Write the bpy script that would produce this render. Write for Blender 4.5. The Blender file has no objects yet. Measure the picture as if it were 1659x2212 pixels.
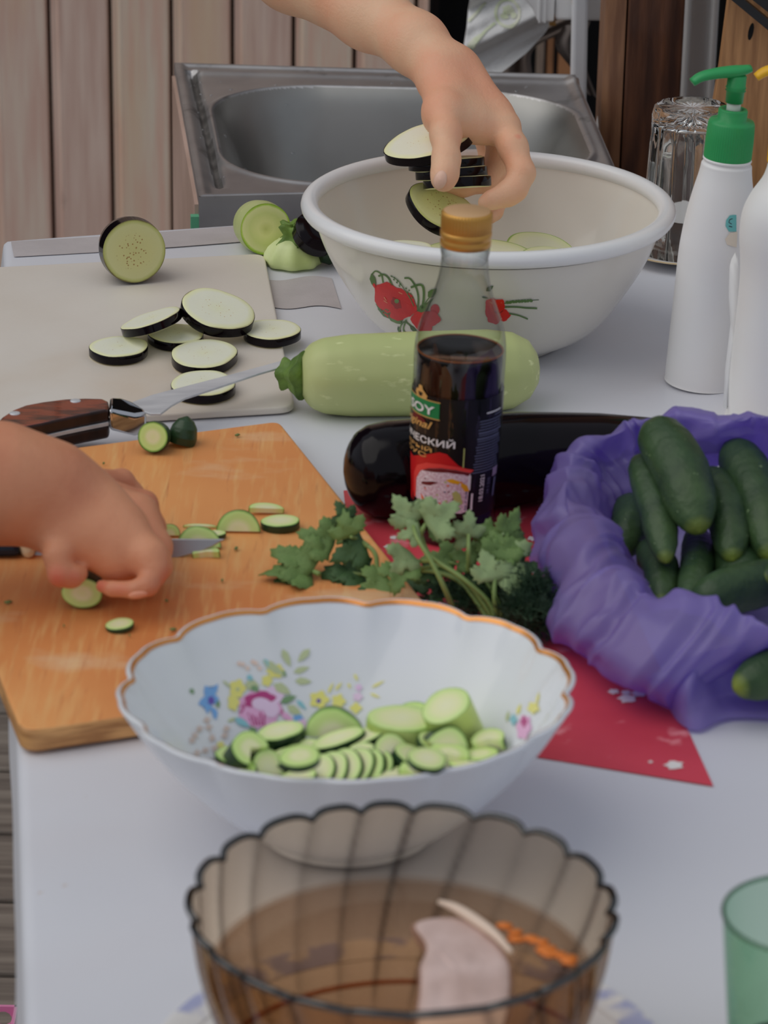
import bpy, bmesh, math, random
import numpy as np
from math import sin, cos, pi, radians, tan
from mathutils import Vector, Matrix, noise
from mathutils.bvhtree import BVHTree
from mathutils.geometry import tessellate_polygon

# ------------------------------------------------------------------ camera, sky, exposure
SC = bpy.context.scene
C = SC.collection
FW, FH, F = 1659.0, 2212.0, 6800.0          # frame and focal length in pixels
T = 0.75                                     # table height
H = 0.729                                    # camera above the table
PITCH, ROLL = radians(22.2), radians(1.0)
CAM = Vector((0, 0, T + H))
FWD = Vector((0, cos(PITCH), -sin(PITCH)))
R0 = Vector((1, 0, 0)); U0 = Vector((0, sin(PITCH), cos(PITCH)))
RC = R0 * cos(ROLL) + U0 * sin(ROLL)
UC = U0 * cos(ROLL) - R0 * sin(ROLL)

cam = bpy.data.cameras.new('camera')
cam.sensor_fit = 'VERTICAL'; cam.sensor_height = 36.0
cam.lens = F / FH * 36.0
cam.clip_start = 0.05; cam.clip_end = 60
cam.dof.use_dof = True; cam.dof.focus_distance = 2.30; cam.dof.aperture_fstop = 15
camo = bpy.data.objects.new('camera', cam); C.objects.link(camo)
m = Matrix((RC, UC, -FWD)).transposed().to_4x4(); m.translation = CAM
camo.matrix_world = m
SC.camera = camo

W = bpy.data.worlds.new('overcast_sky'); SC.world = W; W.use_nodes = True
nt = W.node_tree; nt.nodes.clear()
wo = nt.nodes.new('ShaderNodeOutputWorld'); bg = nt.nodes.new('ShaderNodeBackground')
tc = nt.nodes.new('ShaderNodeTexCoord'); sx = nt.nodes.new('ShaderNodeSeparateXYZ')
rp = nt.nodes.new('ShaderNodeValToRGB')
rp.color_ramp.elements[0].position = 0.44; rp.color_ramp.elements[0].color = (0.16, 0.15, 0.13, 1)
rp.color_ramp.elements[1].position = 0.53; rp.color_ramp.elements[1].color = (0.84, 0.91, 1.02, 1)
mr = nt.nodes.new('ShaderNodeMapRange'); mr.inputs[1].default_value = -1; mr.inputs[2].default_value = 1
nt.links.new(tc.outputs['Generated'], sx.inputs[0]); nt.links.new(sx.outputs['Z'], mr.inputs[0])
nt.links.new(mr.outputs[0], rp.inputs[0]); nt.links.new(rp.outputs[0], bg.inputs[0])
bg.inputs[1].default_value = 0.58
nt.links.new(bg.outputs[0], wo.inputs[0])

sun = bpy.data.lights.new('sun', 'SUN'); sun.energy = 1.35; sun.angle = radians(65); sun.color = (1.0, 0.95, 0.88)
suno = bpy.data.objects.new('sun', sun); C.objects.link(suno)
suno.rotation_euler = Vector((0.75, 0.15, -1)).to_track_quat('-Z', 'Y').to_euler()   # high soft light from the left
SC.view_settings.view_transform = 'Standard'; SC.view_settings.look = 'None'
SC.view_settings.gamma = 1.0; SC.view_settings.use_curve_mapping = False
SC.view_settings.exposure = -0.5

# ------------------------------------------------------------------ measuring helpers
def ray(px, py):
    return FWD + RC * ((px - FW / 2) / F) + UC * ((FH / 2 - py) / F)
def P(px, py, h=0.0):
    d = ray(px, py); t = (T + h - CAM.z) / d.z
    return CAM + d * t
def D(px, py, depth):
    return CAM + ray(px, py) * depth
def proj(v):
    v = Vector(v) - CAM; z = v.dot(FWD)
    return FW / 2 + F * v.dot(RC) / z, FH / 2 - F * v.dot(UC) / z, z
def depth(v): return (Vector(v) - CAM).dot(FWD)
def above(base, py):
    """height over the table of the point straight above base that is seen at row py"""
    lo, hi = 0, 0.6
    for _ in range(40):
        mid = (lo + hi) / 2
        if proj((base.x, base.y, T + mid))[1] > py: lo = mid
        else: hi = mid
    return lo
def lin(c): c /= 255.0; return c / 12.92 if c <= 0.04045 else ((c + 0.055) / 1.055) ** 2.4
def S(r, g, b, k=0.62):
    return tuple(min(0.93, lin(x) / k) for x in (r, g, b)) + (1,)

# ------------------------------------------------------------------ materials
def mat(name, col, rough=0.5, col2=None, scale=20, stretch=(1, 1, 1), bump=0.0, bscale=None, metal=0, spec=0.5, sss=0, coat=0,
        coords='Object', lo=0.35, hi=0.65, detail=4, trans=0, ior=1.45, rot=(0, 0, 0), sheen=0, sssr=None):
    M = bpy.data.materials.new(name); M.use_nodes = True; n = M.node_tree; b = n.nodes['Principled BSDF']
    b.inputs['Base Color'].default_value = col; b.inputs['Roughness'].default_value = rough
    b.inputs['Metallic'].default_value = metal; b.inputs['Specular IOR Level'].default_value = spec
    b.inputs['Coat Weight'].default_value = coat; b.inputs['Transmission Weight'].default_value = trans
    b.inputs['IOR'].default_value = ior; b.inputs['Sheen Weight'].default_value = sheen
    if sss:
        b.inputs['Subsurface Weight'].default_value = sss; b.inputs['Subsurface Radius'].default_value = sssr or (1, 0.35, 0.2)
        b.inputs['Subsurface Scale'].default_value = 0.006
    if col2 or bump:
        t = n.nodes.new('ShaderNodeTexCoord'); mp = n.nodes.new('ShaderNodeMapping'); mp.inputs['Scale'].default_value = stretch
        mp.inputs['Rotation'].default_value = rot
        n.links.new(t.outputs[coords], mp.inputs[0])
    if col2:
        x = n.nodes.new('ShaderNodeTexNoise'); x.inputs['Scale'].default_value = scale; x.inputs['Detail'].default_value = detail
        r = n.nodes.new('ShaderNodeValToRGB'); r.color_ramp.elements[0].position = lo; r.color_ramp.elements[1].position = hi
        r.color_ramp.elements[0].color = col; r.color_ramp.elements[1].color = col2
        n.links.new(mp.outputs[0], x.inputs[0]); n.links.new(x.outputs[0], r.inputs[0]); n.links.new(r.outputs[0], b.inputs['Base Color'])
    if bump:
        x = n.nodes.new('ShaderNodeTexNoise'); x.inputs['Scale'].default_value = bscale or scale * 3; x.inputs['Detail'].default_value = 3
        u = n.nodes.new('ShaderNodeBump'); u.inputs['Strength'].default_value = bump; u.inputs['Distance'].default_value = 0.002
        n.links.new(mp.outputs[0], x.inputs[0]); n.links.new(x.outputs[0], u.inputs['Height']); n.links.new(u.outputs[0], b.inputs['Normal'])
    return M

def overlay(M, col, scale, lo, hi, stretch=(1, 1, 1), kind='noise', rot=(0, 0, 0), coords='Object'):
    """stains, specks or grain laid over a material's colour"""
    n = M.node_tree; b = n.nodes['Principled BSDF']; inp = b.inputs['Base Color']
    mx = n.nodes.new('ShaderNodeMix'); mx.data_type = 'RGBA'
    if inp.is_linked:
        src = inp.links[0].from_socket; n.links.new(src, mx.inputs[6])
    else: mx.inputs[6].default_value = inp.default_value
    mx.inputs[7].default_value = col
    t = n.nodes.new('ShaderNodeTexCoord'); mp = n.nodes.new('ShaderNodeMapping'); mp.inputs['Scale'].default_value = stretch; mp.inputs['Rotation'].default_value = rot
    n.links.new(t.outputs[coords], mp.inputs[0])
    if kind == 'noise':
        x = n.nodes.new('ShaderNodeTexNoise'); x.inputs['Detail'].default_value = 5; o = 0
    else:
        x = n.nodes.new('ShaderNodeTexVoronoi'); o = 0
    x.inputs['Scale'].default_value = scale
    r = n.nodes.new('ShaderNodeMapRange'); r.inputs[1].default_value = lo; r.inputs[2].default_value = hi
    n.links.new(mp.outputs[0], x.inputs[0]); n.links.new(x.outputs[o], r.inputs[0]); n.links.new(r.outputs[0], mx.inputs[0])
    n.links.new(mx.outputs[2], inp)
    return M

def ramp_mat(name, stops, rough=0.45, noise_amt=0.08, nscale=60, sss=0.15, bump=0.1, spec=0.5, seeds=None, bscale=300):
    """colour by the mesh attribute 'rr' (0 centre .. 1 rim)"""
    M = bpy.data.materials.new(name); M.use_nodes = True; n = M.node_tree; b = n.nodes['Principled BSDF']
    b.inputs['Roughness'].default_value = rough; b.inputs['Specular IOR Level'].default_value = spec
    b.inputs['Subsurface Weight'].default_value = sss; b.inputs['Subsurface Scale'].default_value = 0.003; b.inputs['Subsurface Radius'].default_value = (1, 1, .6)
    a = n.nodes.new('ShaderNodeAttribute'); a.attribute_name = 'rr'
    t = n.nodes.new('ShaderNodeTexCoord'); x = n.nodes.new('ShaderNodeTexNoise'); x.inputs['Scale'].default_value = nscale; x.inputs['Detail'].default_value = 4
    n.links.new(t.outputs['Object'], x.inputs[0])
    ma = n.nodes.new('ShaderNodeMath'); ma.operation = 'MULTIPLY_ADD'; ma.inputs[1].default_value = noise_amt * 2; 
    sb = n.nodes.new('ShaderNodeMath'); sb.operation = 'SUBTRACT'; sb.inputs[1].default_value = noise_amt
    n.links.new(x.outputs[0], ma.inputs[0]); n.links.new(a.outputs['Fac'], ma.inputs[2]); n.links.new(ma.outputs[0], sb.inputs[0])
    r = n.nodes.new('ShaderNodeValToRGB'); e = r.color_ramp.elements
    e[0].position, e[0].color = stops[0]; e[1].position, e[1].color = stops[-1]
    for p_, c_ in stops[1:-1]:
        q = e.new(p_); q.color = c_
    n.links.new(sb.outputs[0], r.inputs[0]); out = r.outputs[0]
    if seeds:
        v = n.nodes.new('ShaderNodeTexVoronoi'); v.inputs['Scale'].default_value = seeds[1]; n.links.new(t.outputs['Object'], v.inputs[0])
        k = n.nodes.new('ShaderNodeMapRange'); k.inputs[1].default_value = seeds[2]; k.inputs[2].default_value = seeds[2] * .55
        w = n.nodes.new('ShaderNodeMapRange'); w.inputs[1].default_value = seeds[3]; w.inputs[2].default_value = seeds[3] - .15
        n.links.new(v.outputs[0], k.inputs[0]); n.links.new(a.outputs['Fac'], w.inputs[0])
        mm = n.nodes.new('ShaderNodeMath'); mm.operation = 'MULTIPLY'; n.links.new(k.outputs[0], mm.inputs[0]); n.links.new(w.outputs[0], mm.inputs[1])
        mx = n.nodes.new('ShaderNodeMix'); mx.data_type = 'RGBA'; n.links.new(mm.outputs[0], mx.inputs[0]); n.links.new(out, mx.inputs[6]); mx.inputs[7].default_value = seeds[0]
        out = mx.outputs[2]
    n.links.new(out, b.inputs['Base Color'])
    y = n.nodes.new('ShaderNodeTexNoise'); y.inputs['Scale'].default_value = bscale; u = n.nodes.new('ShaderNodeBump'); u.inputs['Strength'].default_value = bump; u.inputs['Distance'].default_value = 0.001
    n.links.new(t.outputs['Object'], y.inputs[0]); n.links.new(y.outputs[0], u.inputs['Height']); n.links.new(u.outputs[0], b.inputs['Normal'])
    return M

def thin_glass(name, face, edge, gloss=0.06, blend=0.35, rough=0.03):
    """a thin tinted pane: tint deepens where the wall is seen edge-on, plus a Fresnel reflection"""
    M = bpy.data.materials.new(name); M.use_nodes = True; n = M.node_tree; n.nodes.clear()
    o = n.nodes.new('ShaderNodeOutputMaterial'); tr = n.nodes.new('ShaderNodeBsdfTransparent'); g = n.nodes.new('ShaderNodeBsdfGlossy'); g.inputs['Roughness'].default_value = rough
    lw = n.nodes.new('ShaderNodeLayerWeight'); lw.inputs[0].default_value = blend
    mx = n.nodes.new('ShaderNodeMix'); mx.data_type = 'RGBA'; mx.inputs[6].default_value = face; mx.inputs[7].default_value = edge
    n.links.new(lw.outputs['Facing'], mx.inputs[0]); n.links.new(mx.outputs[2], tr.inputs[0])
    fr = n.nodes.new('ShaderNodeMath'); fr.operation = 'POWER'; fr.inputs[1].default_value = 4.0
    l2 = n.nodes.new('ShaderNodeLayerWeight'); l2.inputs[0].default_value = .5; n.links.new(l2.outputs['Facing'], fr.inputs[0])
    ad = n.nodes.new('ShaderNodeMath'); ad.operation = 'MULTIPLY_ADD'; ad.inputs[1].default_value = .55; ad.inputs[2].default_value = gloss + .03; ad.use_clamp = True
    ms = n.nodes.new('ShaderNodeMixShader'); n.links.new(fr.outputs[0], ad.inputs[0]); n.links.new(ad.outputs[0], ms.inputs[0])
    n.links.new(tr.outputs[0], ms.inputs[1]); n.links.new(g.outputs[0], ms.inputs[2]); n.links.new(ms.outputs[0], o.inputs[0])
    return M

# ------------------------------------------------------------------ object helpers
def meshobj(name, verts, faces, mats, parent=None, smooth=True, fm=None, attr=None):
    me = bpy.data.meshes.new(name); me.from_pydata([tuple(v) for v in verts], [], faces)
    for m_ in (mats if isinstance(mats, (list, tuple)) else [mats]): me.materials.append(m_)
    if fm is not None: me.polygons.foreach_set('material_index', fm)
    if smooth: me.polygons.foreach_set('use_smooth', [True] * len(me.polygons))
    if attr is not None:
        a = me.attributes.new('rr', 'FLOAT', 'POINT'); a.data.foreach_set('value', attr)
    me.update()
    o = bpy.data.objects.new(name, me); C.objects.link(o)
    if parent: o.parent = parent
    return o
def bmobj(name, bm, mats, parent=None, smooth=True, fix=True):
    if fix: bmesh.ops.recalc_face_normals(bm, faces=bm.faces)
    me = bpy.data.meshes.new(name); bm.to_mesh(me); bm.free()
    for m_ in (mats if isinstance(mats, (list, tuple)) else [mats]): me.materials.append(m_)
    if smooth: me.polygons.foreach_set('use_smooth', [True] * len(me.polygons))
    o = bpy.data.objects.new(name, me); C.objects.link(o)
    if parent: o.parent = parent
    return o
def tag(o, label=None, cat=None, group=None, kind=None):
    if label: o['label'] = label
    if cat: o['category'] = cat
    if group: o['group'] = group
    if kind: o['kind'] = kind
    return o
def thing(name, label, cat, loc, group=None, rot=None):
    o = bpy.data.objects.new(name, None); C.objects.link(o); o.empty_display_size = 0.02
    o.location = loc
    if rot is not None: o.rotation_euler = rot
    return tag(o, label, cat, group)
def copy_tree(o, parent=None):
    c = o.copy(); C.objects.link(c)
    if parent: c.parent = parent
    for ch in [x for x in bpy.data.objects if x.parent == o and x is not c]: copy_tree(ch, c)
    return c
def edge_smooth(o, ang=40):
    me = o.data; bm = bmesh.new(); bm.from_mesh(me)
    for e in bm.edges:
        if len(e.link_faces) == 2 and e.calc_face_angle(0) > radians(ang): e.smooth = False
    bm.to_mesh(me); bm.free(); return o
def bevel(o, w, seg=2, ang=30):
    b = o.modifiers.new('bevel', 'BEVEL'); b.width = w; b.segments = seg; b.limit_method = 'ANGLE'; b.angle_limit = radians(ang); return o

def lathe(profile, seg=64, wob=None):
    """profile [(r,z)...] -> verts, faces; wob(theta, i) -> (dr, dz) or angle twist"""
    vs, fs = [], []
    n = len(profile)
    for i, (r, z) in enumerate(profile):
        for k in range(seg):
            a = 2 * pi * k / seg; rr, zz, aa = r, z, a
            if wob:
                dr, dz, da = wob(a, i, r, z); rr += dr; zz += dz; aa += da
            vs.append((rr * cos(aa), rr * sin(aa), zz))
    for i in range(n - 1):
        for k in range(seg):
            k2 = (k + 1) % seg
            fs.append((i * seg + k, i * seg + k2, (i + 1) * seg + k2, (i + 1) * seg + k))
    if profile[0][0] < 1e-3: pass
    return vs, fs
def close_caps(vs, fs, seg, n, bottom=True, top=True):
    if bottom: fs.append(tuple(range(seg))[::-1])
    if top: fs.append(tuple((n - 1) * seg + k for k in range(seg)))
def interp(pts, n):
    """Catmull-Rom through points -> n samples"""
    pts = [Vector(p) for p in pts]
    ex = [pts[0] * 2 - pts[1]] + pts + [pts[-1] * 2 - pts[-2]]
    out = []
    m_ = len(pts) - 1
    for j in range(n):
        t = j / (n - 1) * m_; i = min(int(t), m_ - 1); u = t - i
        p0, p1, p2, p3 = ex[i], ex[i + 1], ex[i + 2], ex[i + 3]
        out.append(0.5 * ((2 * p1) + (p2 - p0) * u + (2 * p0 - 5 * p1 + 4 * p2 - p3) * u * u + (3 * p1 - p0 - 3 * p2 + p3) * u ** 3))
    return out
def tube_geo(pts, radii, seg=8, cap=True, flat=1.0):
    pts = [Vector(p) for p in pts]; n = len(pts)
    if not hasattr(radii, '__len__'): radii = [radii] * n
    vs, fs = [], []; ref = None
    for i in range(n):
        t = (pts[min(i + 1, n - 1)] - pts[max(i - 1, 0)]).normalized()
        if ref is None:
            ref = Vector((0, 0, 1)) if abs(t.z) < 0.9 else Vector((1, 0, 0))
        a = (ref - t * ref.dot(t)).normalized(); ref = a; b = t.cross(a)
        for k in range(seg):
            w = 2 * pi * k / seg; vs.append(pts[i] + (a * cos(w) * flat + b * sin(w)) * radii[i])
    for i in range(n - 1):
        for k in range(seg):
            k2 = (k + 1) % seg; fs.append((i * seg + k, i * seg + k2, (i + 1) * seg + k2, (i + 1) * seg + k))
    if cap: fs.append(tuple(range(seg))[::-1]); fs.append(tuple((n - 1) * seg + k for k in range(seg)))
    return vs, fs
class Geo:
    def __init__(s): s.v, s.f, s.m = [], [], []
    def add(s, vs, fs, mi=0):
        o = len(s.v); s.v += [Vector(v) for v in vs]; s.f += [tuple(i + o for i in f) for f in fs]; s.m += [mi] * len(fs)
    def tube(s, pts, r, seg=8, mi=0, flat=1.0): s.add(*tube_geo(pts, r, seg, True, flat), mi)
    def box(s, a, b, mi=0):
        x0, y0, z0 = a; x1, y1, z1 = b
        s.add([(x0, y0, z0), (x1, y0, z0), (x1, y1, z0), (x0, y1, z0), (x0, y0, z1), (x1, y0, z1), (x1, y1, z1), (x0, y1, z1)],
              [(0, 3, 2, 1), (4, 5, 6, 7), (0, 1, 5, 4), (1, 2, 6, 5), (2, 3, 7, 6), (3, 0, 4, 7)], mi)
    def prism(s, poly, z0, z1, mi=0, mi_top=None):
        """poly = list of (x,y); z0,z1 numbers or lists"""
        n = len(poly)
        Z0 = z0 if hasattr(z0, '__len__') else [z0] * n; Z1 = z1 if hasattr(z1, '__len__') else [z1] * n
        vs = [(p[0], p[1], a) for p, a in zip(poly, Z0)] + [(p[0], p[1], a) for p, a in zip(poly, Z1)]
        s.add(vs, [tuple(range(n))[::-1]] + [(i, (i + 1) % n, n + (i + 1) % n, n + i) for i in range(n)], mi)
        s.add(vs, [tuple(range(n, 2 * n))], mi if mi_top is None else mi_top)
    def obj(s, name, mats, parent=None, smooth=True, attr=None, weld=True, fix=False):
        o = meshobj(name, s.v, s.f, mats, parent, smooth, s.m, attr)
        if weld or fix:
            bm = bmesh.new(); bm.from_mesh(o.data)
            bmesh.ops.remove_doubles(bm, verts=bm.verts, dist=1e-6)
            bmesh.ops.recalc_face_normals(bm, faces=bm.faces)
            bm.to_mesh(o.data); bm.free()
        return o

def disc_geo(r, th, sy=1.0, arc=(0, 2 * pi), rnd=0.0, seg=32, wob=0.03, seed=0):
    """a slice lying in local XY with attribute rr; top at +th/2. returns verts, faces, matidx, rr"""
    rg = random.Random(seed); full = abs(arc[1] - arc[0]) > 6.2
    ph = [rg.random() * 6.28 for _ in range(3)]
    def R(a): return r * (1 + wob * sin(2 * a + ph[0]) + wob * .6 * sin(3 * a + ph[1]) + wob * .4 * sin(5 * a + ph[2]))
    rings = [0.0, 0.3, 0.55, 0.78, 0.92, 0.985]
    n = seg if full else seg + 1
    vs, fs, mi, rr = [], [], [], []
    top = []
    for s_ in (1, -1):
        layer = []
        for q in rings:
            row = []
            for k in range(n):
                a = arc[0] + (arc[1] - arc[0]) * k / seg
                x, y = R(a) * q * cos(a), R(a) * q * sin(a) * sy
                zz = th / 2 - (0.04 * r if q > .95 else 0) * .5
                zz += 0.012 * r * noise.noise(Vector((x * 90, y * 90, seed * 3.1)))
                vs.append((x, y, s_ * zz)); rr.append(q * .97); row.append(len(vs) - 1)
            layer.append(row)
        top.append(layer)
        for i in range(len(rings) - 1):
            for k in range(n if full else n - 1):
                k2 = (k + 1) % n
                f = (layer[i][k], layer[i][k2], layer[i + 1][k2], layer[i + 1][k]) if s_ < 0 else (layer[i][k], layer[i + 1][k], layer[i + 1][k2], layer[i][k2])
                fs.append(f); mi.append(0)
    # skin
    srow = [top[0][-1]]
    for zf in (0.8, 0, -0.8):
        row = []
        for k in range(n):
            a = arc[0] + (arc[1] - arc[0]) * k / seg
            vs.append((R(a) * cos(a), R(a) * sin(a) * sy, zf * th / 2)); rr.append(1.0); row.append(len(vs) - 1)
        srow.append(row)
    srow.append(top[1][-1])
    for i in range(len(srow) - 1):
        for k in range(n if full else n - 1):
            k2 = (k + 1) % n
            fs.append((srow[i][k], srow[i + 1][k], srow[i + 1][k2], srow[i][k2])); mi.append(1)
    if not full:   # straight cut face(s)
        for kk in (0, n - 1):
            for i in range(len(rings) - 1):
                fs.append((top[0][i][kk], top[0][i + 1][kk], top[1][i + 1][kk], top[1][i][kk])); mi.append(0)
    return vs, fs, mi, rr
def frame(a, b, c=0):
    """orientation of a slice: a = right side up (deg), b = far side up, c = spin"""
    return Matrix.Rotation(radians(-a), 4, 'Y') @ Matrix.Rotation(radians(b), 4, 'X') @ Matrix.Rotation(radians(c), 4, 'Z')
def make_slice(name, mats, center, r, th, sy=1, a=0, b=0, c=0, arc=(0, 2 * pi), seed=0, wob=.03, seg=32):
    v, f, mi, rr = disc_geo(r, th, sy, arc, seed=seed, wob=wob, seg=seg)
    o = meshobj(name, v, f, mats, None, True, mi, rr)
    bm = bmesh.new(); bm.from_mesh(o.data); bmesh.ops.remove_doubles(bm, verts=bm.verts, dist=1e-6); bmesh.ops.recalc_face_normals(bm, faces=bm.faces); bm.to_mesh(o.data); bm.free()
    edge_smooth(o, 50)
    o.matrix_world = Matrix.Translation(center) @ frame(a, b, c)
    return o

def fruit(name, mats, pts, prof, seg=32, rib=None, parent=None, bumps=0, seed=0, squash=1.0, capcut=None, ns=40):
    """a body along a curve: prof = [(t, r)], closed ends; local Z-up; capcut = material index for a flat cut end at t=0"""
    n = ns
    cps = interp(pts, n) if len(pts) > 2 else [Vector(pts[0]).lerp(Vector(pts[1]), i / (n - 1)) for i in range(n)]
    def rad(t):
        for (t0, r0), (t1, r1) in zip(prof, prof[1:]):
            if t <= t1:
                u = (t - t0) / max(1e-9, t1 - t0); u = u * u * (3 - 2 * u) if False else u
                return r0 + (r1 - r0) * u
        return prof[-1][1]
    rs = [rad(i / (n - 1)) for i in range(n)]
    vs, fs = tube_geo(cps, rs, seg, cap=False)
    mi = [0] * len(fs)
    if rib:
        for i in range(n):
            for k in range(seg):
                a = 2 * pi * k / seg; q = 1 + rib[1] * cos(rib[0] * a + .4 * sin(2 * a))
                vs[i * seg + k] = cps[i] + (vs[i * seg + k] - cps[i]) * q
    if bumps:
        for j, v in enumerate(vs):
            i = j // seg; nrm = (v - cps[i])
            if nrm.length > 1e-5:
                nn = nrm.normalized(); q = noise.noise(v * 260 + Vector((seed, 0, 0)))
                q2 = noise.noise(v * 60 + Vector((seed, 5, 0)))
                vs[j] = v + nn * (max(0, q - .15) * bumps + q2 * bumps * .7)
    rr = [0.0] * len(vs)
    for i in range(n):
        for k in range(seg): rr[i * seg + k] = i / (n - 1)
    for end, order in ((0, 1), (n - 1, -1)):
        ring = [end * seg + k for k in range(seg)]
        if end == 0 and capcut is not None:
            prev = ring
            nr = [None]
            for q in (0.985, 0.92, 0.75, 0.5, 0.25):
                row = []
                for k in range(seg):
                    vs.append(cps[end] + (vs[ring[k]] - cps[end]) * q); rr.append(q); row.append(len(vs) - 1)
                nr.append(row)
            rows = [ring] + nr[1:]
            # flesh rows need their own rim vertices so the attribute does not smear
            rim = []
            for k in range(seg): vs.append(Vector(vs[ring[k]])); rr.append(1.0); rim.append(len(vs) - 1)
            rows[0] = rim
            for r0_, r1_ in zip(rows, rows[1:]):
                for k in range(seg):
                    k2 = (k + 1) % seg; fs.append((r0_[k], r1_[k], r1_[k2], r0_[k2])); mi.append(capcut)
            vs.append(Vector(cps[end])); rr.append(0.0); ce = len(vs) - 1
            for k in range(seg): fs.append((rows[-1][k], ce, rows[-1][(k + 1) % seg])); mi.append(capcut)
        else:
            vs.append(Vector(cps[end])); rr.append(0 if end == 0 else 1.0); ce = len(vs) - 1
            for k in range(seg):
                k2 = (k + 1) % seg
                fs.append((ring[k], ring[k2], ce) if order < 0 else (ring[k2], ring[k], ce)); mi.append(0)
    o = meshobj(name, vs, fs, mats, parent, True, mi, rr)
    if capcut is not None: edge_smooth(o, 50)
    return o
def round_prof(r, L, e0=.12, e1=.12, mid=1.0, k=8, r0=0.0):
    """ellipsoidal ends"""
    out = []
    for i in range(k + 1):
        u = i / k; out.append((e0 * (1 - cos(u * pi / 2)) if True else 0, max(r0, 1e-4) + (r - max(r0, 1e-4)) * sin(u * pi / 2)))
    out.append((0.5, r * mid))
    for i in range(k + 1):
        u = 1 - i / k; out.append((1 - e1 * (1 - cos(u * pi / 2)), max(1e-4, r * sin(u * pi / 2))))
    return out

# decals: flat print laid on a surface, a fraction of a millimetre proud
def decal(name, target_bvh, shapes, mats, parent=None, off=0.0004, step=6.0, inv=None, label=None):
    """shapes: [(polygon in picture pixels, material index)]; each is cut into small triangles and laid on the surface"""
    g = Geo()
    for lv, (poly, mi) in enumerate(shapes):
        bm = bmesh.new(); vs = [bm.verts.new((x, y, 0)) for x, y in poly]
        try: f = bm.faces.new(vs)
        except ValueError: bm.free(); continue
        bmesh.ops.triangulate(bm, faces=[f])
        for _ in range(5):
            es = [e for e in bm.edges if e.calc_length() > step]
            if not es: break
            bmesh.ops.subdivide_edges(bm, edges=es, cuts=1); bmesh.ops.triangulate(bm, faces=[f for f in bm.faces if len(f.verts) > 3])
        ok = {}; out = []
        for v in bm.verts:
            d = ray(v.co.x, v.co.y).normalized(); h = target_bvh.ray_cast(CAM, d)
            if h[0] is None: continue
            nn = h[1] if h[1].dot(d) < 0 else -h[1]
            ok[v.index] = len(out); out.append(h[0] + nn * (off + lv % 7 * 0.00006))
        bm.verts.index_update(); ok = {}; out = []
        for v in bm.verts:
            d = ray(v.co.x, v.co.y).normalized(); h = target_bvh.ray_cast(CAM, d)
            if h[0] is None: continue
            nn = h[1] if h[1].dot(d) < 0 else -h[1]
            ok[v.index] = len(out); out.append(h[0] + nn * (off + lv % 7 * 0.00006))
        fs = [tuple(ok[v.index] for v in f.verts) for f in bm.faces if all(v.index in ok for v in f.verts)]
        bm.free(); g.add(out, fs, mi)
    if inv is not None: g.v = [inv @ v for v in g.v]
    o = meshobj(name, g.v, g.f, mats, parent, True, g.m)
    if label: o['label'] = label
    return o
def ell(cx, cy, rx, ry, rot=0, n=14, lobes=0, amp=0):
    out = []
    for k in range(n):
        a = 2 * pi * k / n; q = 1 + amp * cos(lobes * a) if lobes else 1
        x, y = rx * q * cos(a), ry * q * sin(a); r_ = radians(rot)
        out.append((cx + x * cos(r_) - y * sin(r_), cy + x * sin(r_) + y * cos(r_)))
    return out
def leafp(x0, y0, x1, y1, w):
    dx, dy = x1 - x0, y1 - y0; L = math.hypot(dx, dy); nx, ny = -dy / L * w, dx / L * w
    return [(x0, y0), (x0 + dx * .3 + nx, y0 + dy * .3 + ny), (x0 + dx * .65 + nx * .8, y0 + dy * .65 + ny * .8), (x1, y1), (x0 + dx * .65 - nx * .8, y0 + dy * .65 - ny * .8), (x0 + dx * .3 - nx, y0 + dy * .3 - ny)]
def linep(pts, w):
    L, R_ = [], []
    for i, (x, y) in enumerate(pts):
        a = pts[max(0, i - 1)]; b = pts[min(len(pts) - 1, i + 1)]; dx, dy = b[0] - a[0], b[1] - a[1]; l = math.hypot(dx, dy) or 1
        L.append((x - dy / l * w, y + dx / l * w)); R_.append((x + dy / l * w, y - dx / l * w))
    return L + R_[::-1]
def bvh_of(o):
    bpy.context.view_layer.update()
    mw = o.matrix_world; me = o.data
    return BVHTree.FromPolygons([mw @ v.co for v in me.vertices], [tuple(p.vertices) for p in me.polygons])
# ================================================================== THE SETTING
rnd = random.Random(5)
m_deck = mat('deck_wood', S(120, 112, 104), .8, S(90, 82, 76), 6, (.6, 12, 12), .5, 60)
m_plank = [mat('plank_wood_%d' % i, S(*c1), .7, S(*c2), 9, (9, 9, .7), .25, 30) for i, (c1, c2) in enumerate(
    [((212, 180, 164), (192, 160, 145)), ((206, 176, 162), (186, 156, 142)), ((216, 184, 166), (198, 164, 146))])]
for m_ in m_plank: overlay(m_, S(150, 124, 112), 4, .68, .76, (5, 5, 1.6)); overlay(m_, S(214, 172, 140), 2.2, .5, .8, (5, 5, .7))
m_darkwood = mat('dark_wood', S(30, 20, 17), .8, S(18, 12, 12), 8, (6, 6, 1))
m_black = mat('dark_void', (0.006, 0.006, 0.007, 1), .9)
m_roof = mat('shade_roof_boards', S(110, 92, 80), .8, S(90, 72, 62), 5, (1, 8, 1))

fl = thing('floor', None, None, (0, 2.5, 0)); tag(fl, kind='structure')
bw = 0.136
for i in range(18):
    g = Geo(); y0 = 1.95 + i * bw - 2.5; g.box((-1.6, y0 + .004, -.03), (1.6, y0 + bw - .004, 0))
    o = g.obj('deck_board', m_deck, fl, False); bevel(o, .003)
g = Geo(); g.box((-4, -4, -.2), (4, 2.6, -.1)); o = g.obj('deck_joist_bed', m_darkwood, fl, False)

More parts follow.
